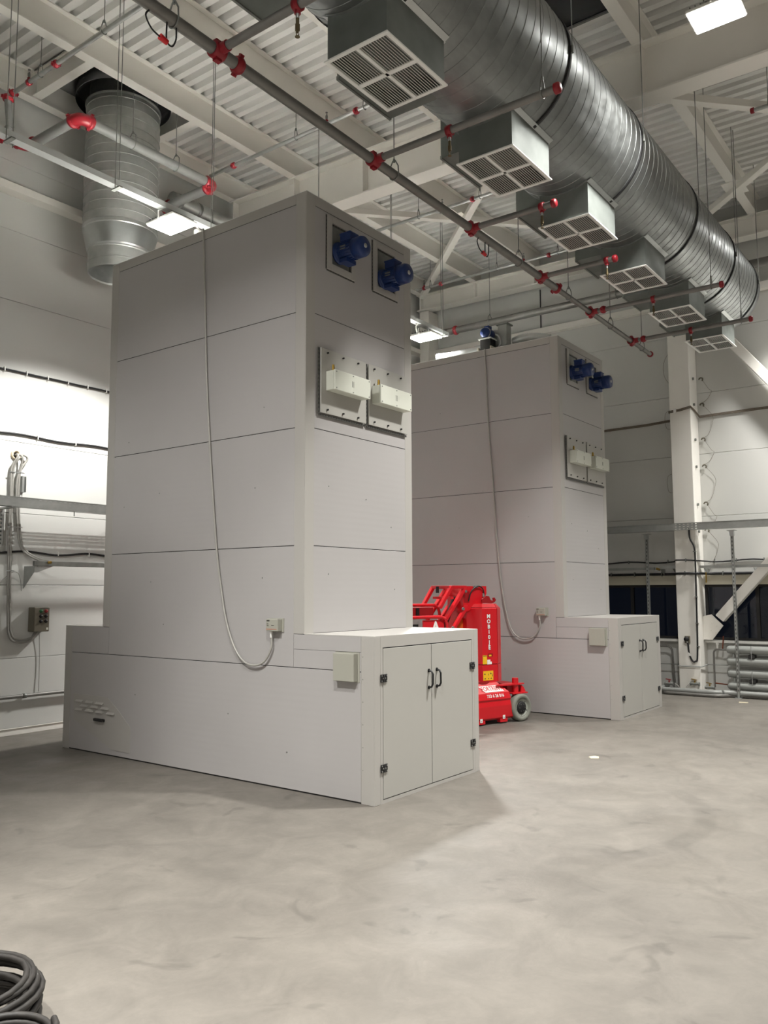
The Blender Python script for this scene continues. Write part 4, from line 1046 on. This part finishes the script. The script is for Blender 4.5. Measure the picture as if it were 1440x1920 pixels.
o = MB().tube(smooth_path([V(5.40, 9.06, 1.15), V(5.415, 9.07, 1.0), V(5.425, 9.075, .8), V(5.425, 9.07, .46)]), .004, 6).build('thin_wire', 'cable_grey'); tag(o, 'thin grey wire dropping from the push button box to the pipe', 'wire')
o = MB().tube(smooth_path([V(4.75, 9.075, 1.45), V(4.88, 9.075, 1.68), V(5.02, 9.06, 1.82), V(5.10, 9.05, 1.83), V(5.15, 9.07, 1.75), V(5.17, 9.075, 1.62)]), .004, 6).build('thin_wire', 'cable_grey'); tag(o, 'loose thin wire arching behind the lower conduits', 'wire')

# ------------------------------------------------------------------ things on the windowed end wall
tr = u_tray((13.23, -3.0, 2.537), (0, 1, 0), (-1, 0, 0), .13, .108, 8.6, 'cable_tray', 'perforated galvanised cable tray on posts along the end wall', (13.15, 3, 2.54))
for y in (4.57, 3.262):
    p = MB().box(13.165, y - .02, .008, 13.17, y + .02, 2.50).box(13.165, y - .02, .008, 13.205, y - .016, 2.50).box(13.165, y + .016, .008, 13.205, y + .02, 2.50).build('tray_post', 'galv', tr)
    s = MB()
    for k in range(40): s.box(13.1635, y - .005, .1 + k * .06, 13.166, y + .005, .13 + k * .06)
    s.build('post_slots', 'gap_dark', p, kind='stuff')
    MB().box(13.11, y - .06, 2.50, 13.24, y + .06, 2.506).build('post_head', 'galv', p); MB().box(13.13, y - .05, 0, 13.24, y + .05, .008).build('post_foot', 'galv', p)
    MB().box(13.15, y - .03, 2.42, 13.215, y + .03, 2.50).build('post_socket', 'galv_bright', p)
XC1 = 13.135
def along(y0, y1, z, amp, wave, dx=.0, ph=0):
    """cable path on the end wall that steps out round the column"""
    P = []; n_ = 60
    for i in range(n_ + 1):
        y = y0 + (y1 - y0) * i / n_; x = XW - .016 - dx
        if 3.78 < y < 4.13: x = XC1
        P.append(V(x, y, z + amp * math.sin(y * 2 * PI / wave + ph)))
    return P
ec = thing('wall_cable', 'wavy black cable clipped across the end wall and column', 'cable', (XW, 4, 2.06))
MB().tube(along(6.5, -2.5, 2.06, .014, .95), .011, 8).build('cable', 'cable_black', ec)
for y in (5.0, 4.7, 4.35, 3.95, 3.62, 3.3, 2.9, 2.4): MB().box((XC1 if 3.79 < y < 4.12 else XW - .016) - .014, y - .005, 2.04, (13.15 if 3.79 < y < 4.12 else XW), y + .005, 2.095).build('cable_clip', 'zinc_dull', ec)
bc = thing('cable_bundle', 'brown cable bundle wrapped round the column high on the end wall', 'cable', (XW, 4, 4.36))
for k in range(3):
    MB().tube([V(XW - .016, 7.0, 4.30 + .014 * k), V(XW - .016, 4.6, 4.33 + .014 * k), V(XW - .02, 4.14, 4.36 + .014 * k)], .0065, 6).build('cable', 'cable_brown', bc)
    MB().tube([V(XW - .03, 4.13, 4.40 + .014 * k), V(13.138, 4.13, 4.42 + .014 * k), V(13.138, 3.95, 4.43 + .014 * k), V(13.138, 3.785, 4.46 + .014 * k), V(13.3, 3.778, 4.43 + .014 * k), V(XW - .02, 3.76, 4.36 + .014 * k), V(XW - .016, 3.4, 4.37 + .014 * k), V(XW - .016, -2.5, 4.42 + .014 * k)], .0065, 6).build('cable', 'cable_brown', bc)
MB().box(13.120, 4.01, 4.40, 13.15, 4.05, 4.475).build('cable_tie', 'white_plastic', bc)
es = thing('strut_shelf', 'grey strut rail on brackets over the dark windows', 'rail', (13.4, 4, 1.95))
MB().box(13.28, -2.5, 1.945, 13.32, 4.42, 1.985).box(13.30, 4.5, 1.93, 13.34, 7.5, 1.97).build('strut_rail', 'galv', es)
for y in (4.40, 4.2, 3.72, 3.0, 2.0):
    MB().prism([(13.28, 1.945), (XW, 1.945), (XW, 1.85), (13.46, 1.85)], (0, y, 0), (1, 0, 0), (0, 0, 1), (0, .006, 0)).build('bracket_plate', 'galv', es)
MB().cyl((13.27, 4.40, 1.93), (13.27, 4.46, 1.95), .018, n=8).build('cable_fitting', 'brass', es)
MB().cyl((13.27, 3.69, 1.72), (13.27, 3.69, 1.88), .010, n=8).build('cable_fitting', 'brass', es)
kc = thing('wall_cable', 'thick black cable run along the window head', 'cable', (XW, 4, 1.86))
MB().tube([V(XC1 - .012 if 3.77 < y < 4.14 else XW - .03, y, 1.862) for y in [8.0 - .1 * i for i in range(105)]], .020, 8).build('cable', 'cable_black', kc)
for y in (5.3, 4.9, 4.45, 3.97, 3.5, 2.9): MB().box((XC1 if 3.79 < y < 4.12 else XW - .03) - .026, y - .006, 1.83, (13.15 if 3.79 < y < 4.12 else XW), y + .006, 1.90).build('cable_clip', 'zinc_dull', kc)
sk_ = thing('wall_socket', 'dark round socket on the column fed by a looping black cable', 'socket', (13.12, 3.97, .84))
MB().box(13.12, 3.93, .79, 13.15, 4.01, .90).build('back_plate', 'box_olive', sk_, bevel=.006)
MB().lathe([(.036, 0), (.036, .04), (.03, .05), (.0, .052)], (13.12, 3.975, .855), (-1, 0, 0), 18).build('socket_cap', 'black_rubber', sk_)
MB().tube(smooth_path([V(13.12, 3.878, 2.56), V(13.12, 3.868, 2.40), V(13.125, 3.812, 2.27), V(13.125, 3.802, 2.06), V(13.125, 3.81, 1.4), V(13.125, 3.825, .62), V(13.12, 3.86, .52), V(13.12, 3.90, .525), V(13.12, 3.944, .62), V(13.115, 3.956, .76), V(13.11, 3.965, .82)], 6), .013, 8).build('supply_cable', 'cable_black', sk_)
MB().prism([(3.90, .60), (3.955, .655), (3.955, .60)], (13.10, 0, 0), (0, 1, 0), (0, 0, 1), (.003, 0, 0)).build('cable_flag', 'white_plastic', sk_)
MB().cyl((13.095, 3.962, .81), (13.09, 3.962, .81), .010, n=10).build('indicator', 'white_plastic', sk_)
for z in (2.2, 1.5, 1.1, .75): MB().box(13.11, 3.79, z - .005, 13.15, 3.832, z + .005).build('cable_clip', 'zinc_dull', sk_)
sw = thing('sensor_wire', 'thin looping wires with small clips beside the column edge', 'wire', (XW, 3.75, 3.5))
zz = [4.976, 4.557, 3.993, 3.561, 2.963, 2.539]
for k, z in enumerate(zz):
    cl = MB().tube(arc((XW - .03, 3.715, z), (0, 1, 0), (0, 0, 1), .03, 0, PI * 1.3, 8), .011, 6).build('wire_clip', 'box_olive', sw)
    MB().cyl((13.30, 3.787, z - .02), (13.30, 3.765, z - .02), .022, n=8).build('clip_anchor', 'zinc_dull', sw)
    nz = zz[k + 1] if k < 5 else z - .55
    MB().tube(smooth_path([V(XW - .03, 3.70, z), V(XW - .02, 3.60 - .03 * (k % 2), z - .17), V(XW - .02, 3.56, (z + nz) / 2), V(XW - .02, 3.63, nz + .09), V(XW - .03, 3.72, nz + .03)]), .0024, 5).build('wire', 'cable_brown', sw)
for z0, z1 in ((5.6, 4.9), (4.55, 4.25), (3.5, 3.2)):
    MB().tube(smooth_path([V(XW - .02, 4.15, z0), V(XW - .02, 4.30, (z0 + z1) / 2 + .1), V(XW - .02, 4.29, (z0 + z1) / 2 - .15), V(XW - .02, 4.15, z1)]), .0024, 5).build('wire', 'cable_brown', sw)
o = MB().cyl((XW - .02, 6.5, 6.36), (XW - .02, 6.5, 7.1), .011, n=8).build('drop_cable', 'cable_black'); tag(o, 'black vertical cable on the end wall above the thick pipe', 'cable')

reg = thing('tube_radiator', 'four tube grey radiator under the window at the right edge', 'radiator', (13.36, 2, .1))
for z in (.70, .525, .345, .16):
    MB().lathe([(0, -.02), (.03, -.016), (.052, 0), (.062, .03), (.062, 5.4), (.05, 5.43), (0, 5.45)], (13.36, 3.44, z), (0, -1, 0), 20).build('radiator_tube', 'register_grey', reg)
for za, zb in ((.70, .525), (.345, .16)): MB().cyl((13.36, 3.36, za), (13.36, 3.36, zb), .018, n=10).build('link_pipe', 'register_grey', reg)
for za, zb in ((.70, .525), (.525, .345), (.345, .16)): MB().cyl((13.36, -1.7, za), (13.36, -1.7, zb), .018, n=10).build('link_pipe', 'register_grey', reg)
for z in (.612, .25):
    MB().box(13.30, 3.05, z - .03, 13.44, 3.14, z + .02).build('tube_bracket', 'gap_dark', reg)
    MB().box(13.294, 3.088, z - .05, 13.302, 3.096, z + .15).build('tube_strap', 'galv_bright', reg)
hp = thing('heating_pipes', 'grey heating pipes with valves at the column foot', 'pipework', (13.1, 3.9, .05))
MB().tube(bend([V(13.45, 4.40, .10), V(13.06, 4.40, .075), V(13.06, 3.55, .075), V(13.20, 3.42, .07), V(13.24, -2.0, .07)], .10), .036, 12).build('floor_pipe', 'pipe_painted', hp)
MB().tube(bend([V(13.45, 4.34, .05), V(13.04, 4.34, .03), V(13.04, 3.5, .03), V(13.22, 3.38, .03), V(13.28, -2.0, .03)], .08), .026, 10).build('floor_pipe', 'pipe_grey', hp)
MB().tube(bend([V(13.36, 3.44, .695), V(13.40, 3.66, .695), V(13.40, 3.66, .12)], .07), .014, 10).build('feed_pipe', 'pipe_grey', hp)
MB().tube(bend([V(13.40, 4.60, .72), V(13.40, 4.30, .72), V(13.40, 4.27, .15)], .09), .016, 10).build('feed_pipe', 'pipe_grey', hp)
MB().tube(bend([V(13.40, 4.75, .44), V(13.40, 4.14, .44), V(13.12, 4.14, .44), V(13.12, 3.77, .44), V(13.40, 3.75, .46), V(13.40, 3.45, .46)], .03), .009, 8).build('thin_pipe', 'register_grey', hp)
MB().tube([V(13.40, 3.66, .18), V(13.38, 3.46, .17)], .010, 8).build('thin_pipe', 'copper_rust', hp)
for y, z in ((4.27, .16), (3.88, .18), (3.66, .14)):
    v_ = MB().cyl((13.12, y + .05, z), (13.12, y - .05, z), .022, n=12).cyl((13.12, y - .05, z), (13.12, y - .07, z), .03, n=6).cyl((13.12, y + .05, z), (13.12, y + .07, z), .03, n=6).build('valve_body', 'zinc_dull', hp)
    MB().cyl((13.12, y, z), (13.12, y, z + .05), .012, n=8).bar((13.12, y - .03, z + .055), (13.12, y + .05, z + .07), .018, .012).build('valve_lever', 'brass' if y < 4 else 'button_red', hp)
MB().tube(smooth_path([V(13.12, 4.18, .16), V(13.10, 4.12, .13), V(13.09, 4.10, .06)]), .006, 6).build('hose_tail', 'cable_grey', hp); MB().tube(smooth_path([V(13.12, 3.96, .18), V(13.10, 4.0, .13), V(13.09, 4.02, .06)]), .006, 6).build('hose_tail', 'cable_grey', hp)
for y in (3.60, 4.55): MB().cyl((13.40, y, .70), (13.40, y, .78), .014, n=10).cyl((13.40, y, .77), (13.40, y, .80), .024, n=10).build('air_vent', 'white_plastic', hp)
MB().bar((13.38, 3.52, .70), (13.38, 3.50, .90), .022, .014, (0, 1, 0)).build('valve_handle', 'copper_rust', hp)

# ------------------------------------------------------------------ small things on the floor
def coil(cx, cy, z0, turns, r, tr_, tilt, label):
    P = []; N_ = turns * 26
    ph = [random.uniform(0, 6.28) for _ in range(turns + 1)]; rr = [random.uniform(.93, 1.05) for _ in range(turns + 1)]; ox = [(random.uniform(-.025, .025), random.uniform(-.025, .025)) for _ in range(turns + 1)]
    lv = [z0 + .012 + .17 * k / turns + random.uniform(-.008, .008) for k in range(turns + 1)]
    for i in range(N_):
        k = i / 26; a = int(k); f = k - a; q = lambda L: L[a] * (1 - f) + L[a + 1] * f
        rad = r * q(rr); t = 2 * PI * k
        P.append(V(cx + (ox[a][0] * (1 - f) + ox[a + 1][0] * f) + rad * math.cos(t), cy + (ox[a][1] * (1 - f) + ox[a + 1][1] * f) + rad * math.sin(t), max(z0 + .014, q(lv) + tilt * rad * math.sin(t + .7) * .3)))
    o = MB().tube(P, tr_, 8).build('cable_coil', 'cable_worn'); tag(o, label, 'cable'); return o
coil(1.61, 3.16, 0, 17, .27, .0115, .02, 'stacked coil of worn black cable on the floor at the lower left corner')
coil(1.53, 2.70, 0, 9, .16, .0115, .10, 'loose loops of worn black cable in front of the stacked coil')
def scrap(pts, z, label):
    o = MB().prism(pts, (0, 0, z), (1, 0, 0), (0, 1, 0), (0, 0, .003)).build('paper_scrap', 'floor_paper'); tag(o, label, 'scrap'); return o
scrap([(7.68, 3.27), (7.74, 3.32), (7.82, 3.29), (7.80, 3.24), (7.72, 3.21)], .0005, 'small white paper scrap on the floor before the far cabinet')
scrap([(12.66, 3.14), (12.76, 3.16), (12.77, 3.04), (12.69, 3.02)], .0005, 'small white scrap on the floor near the radiator')
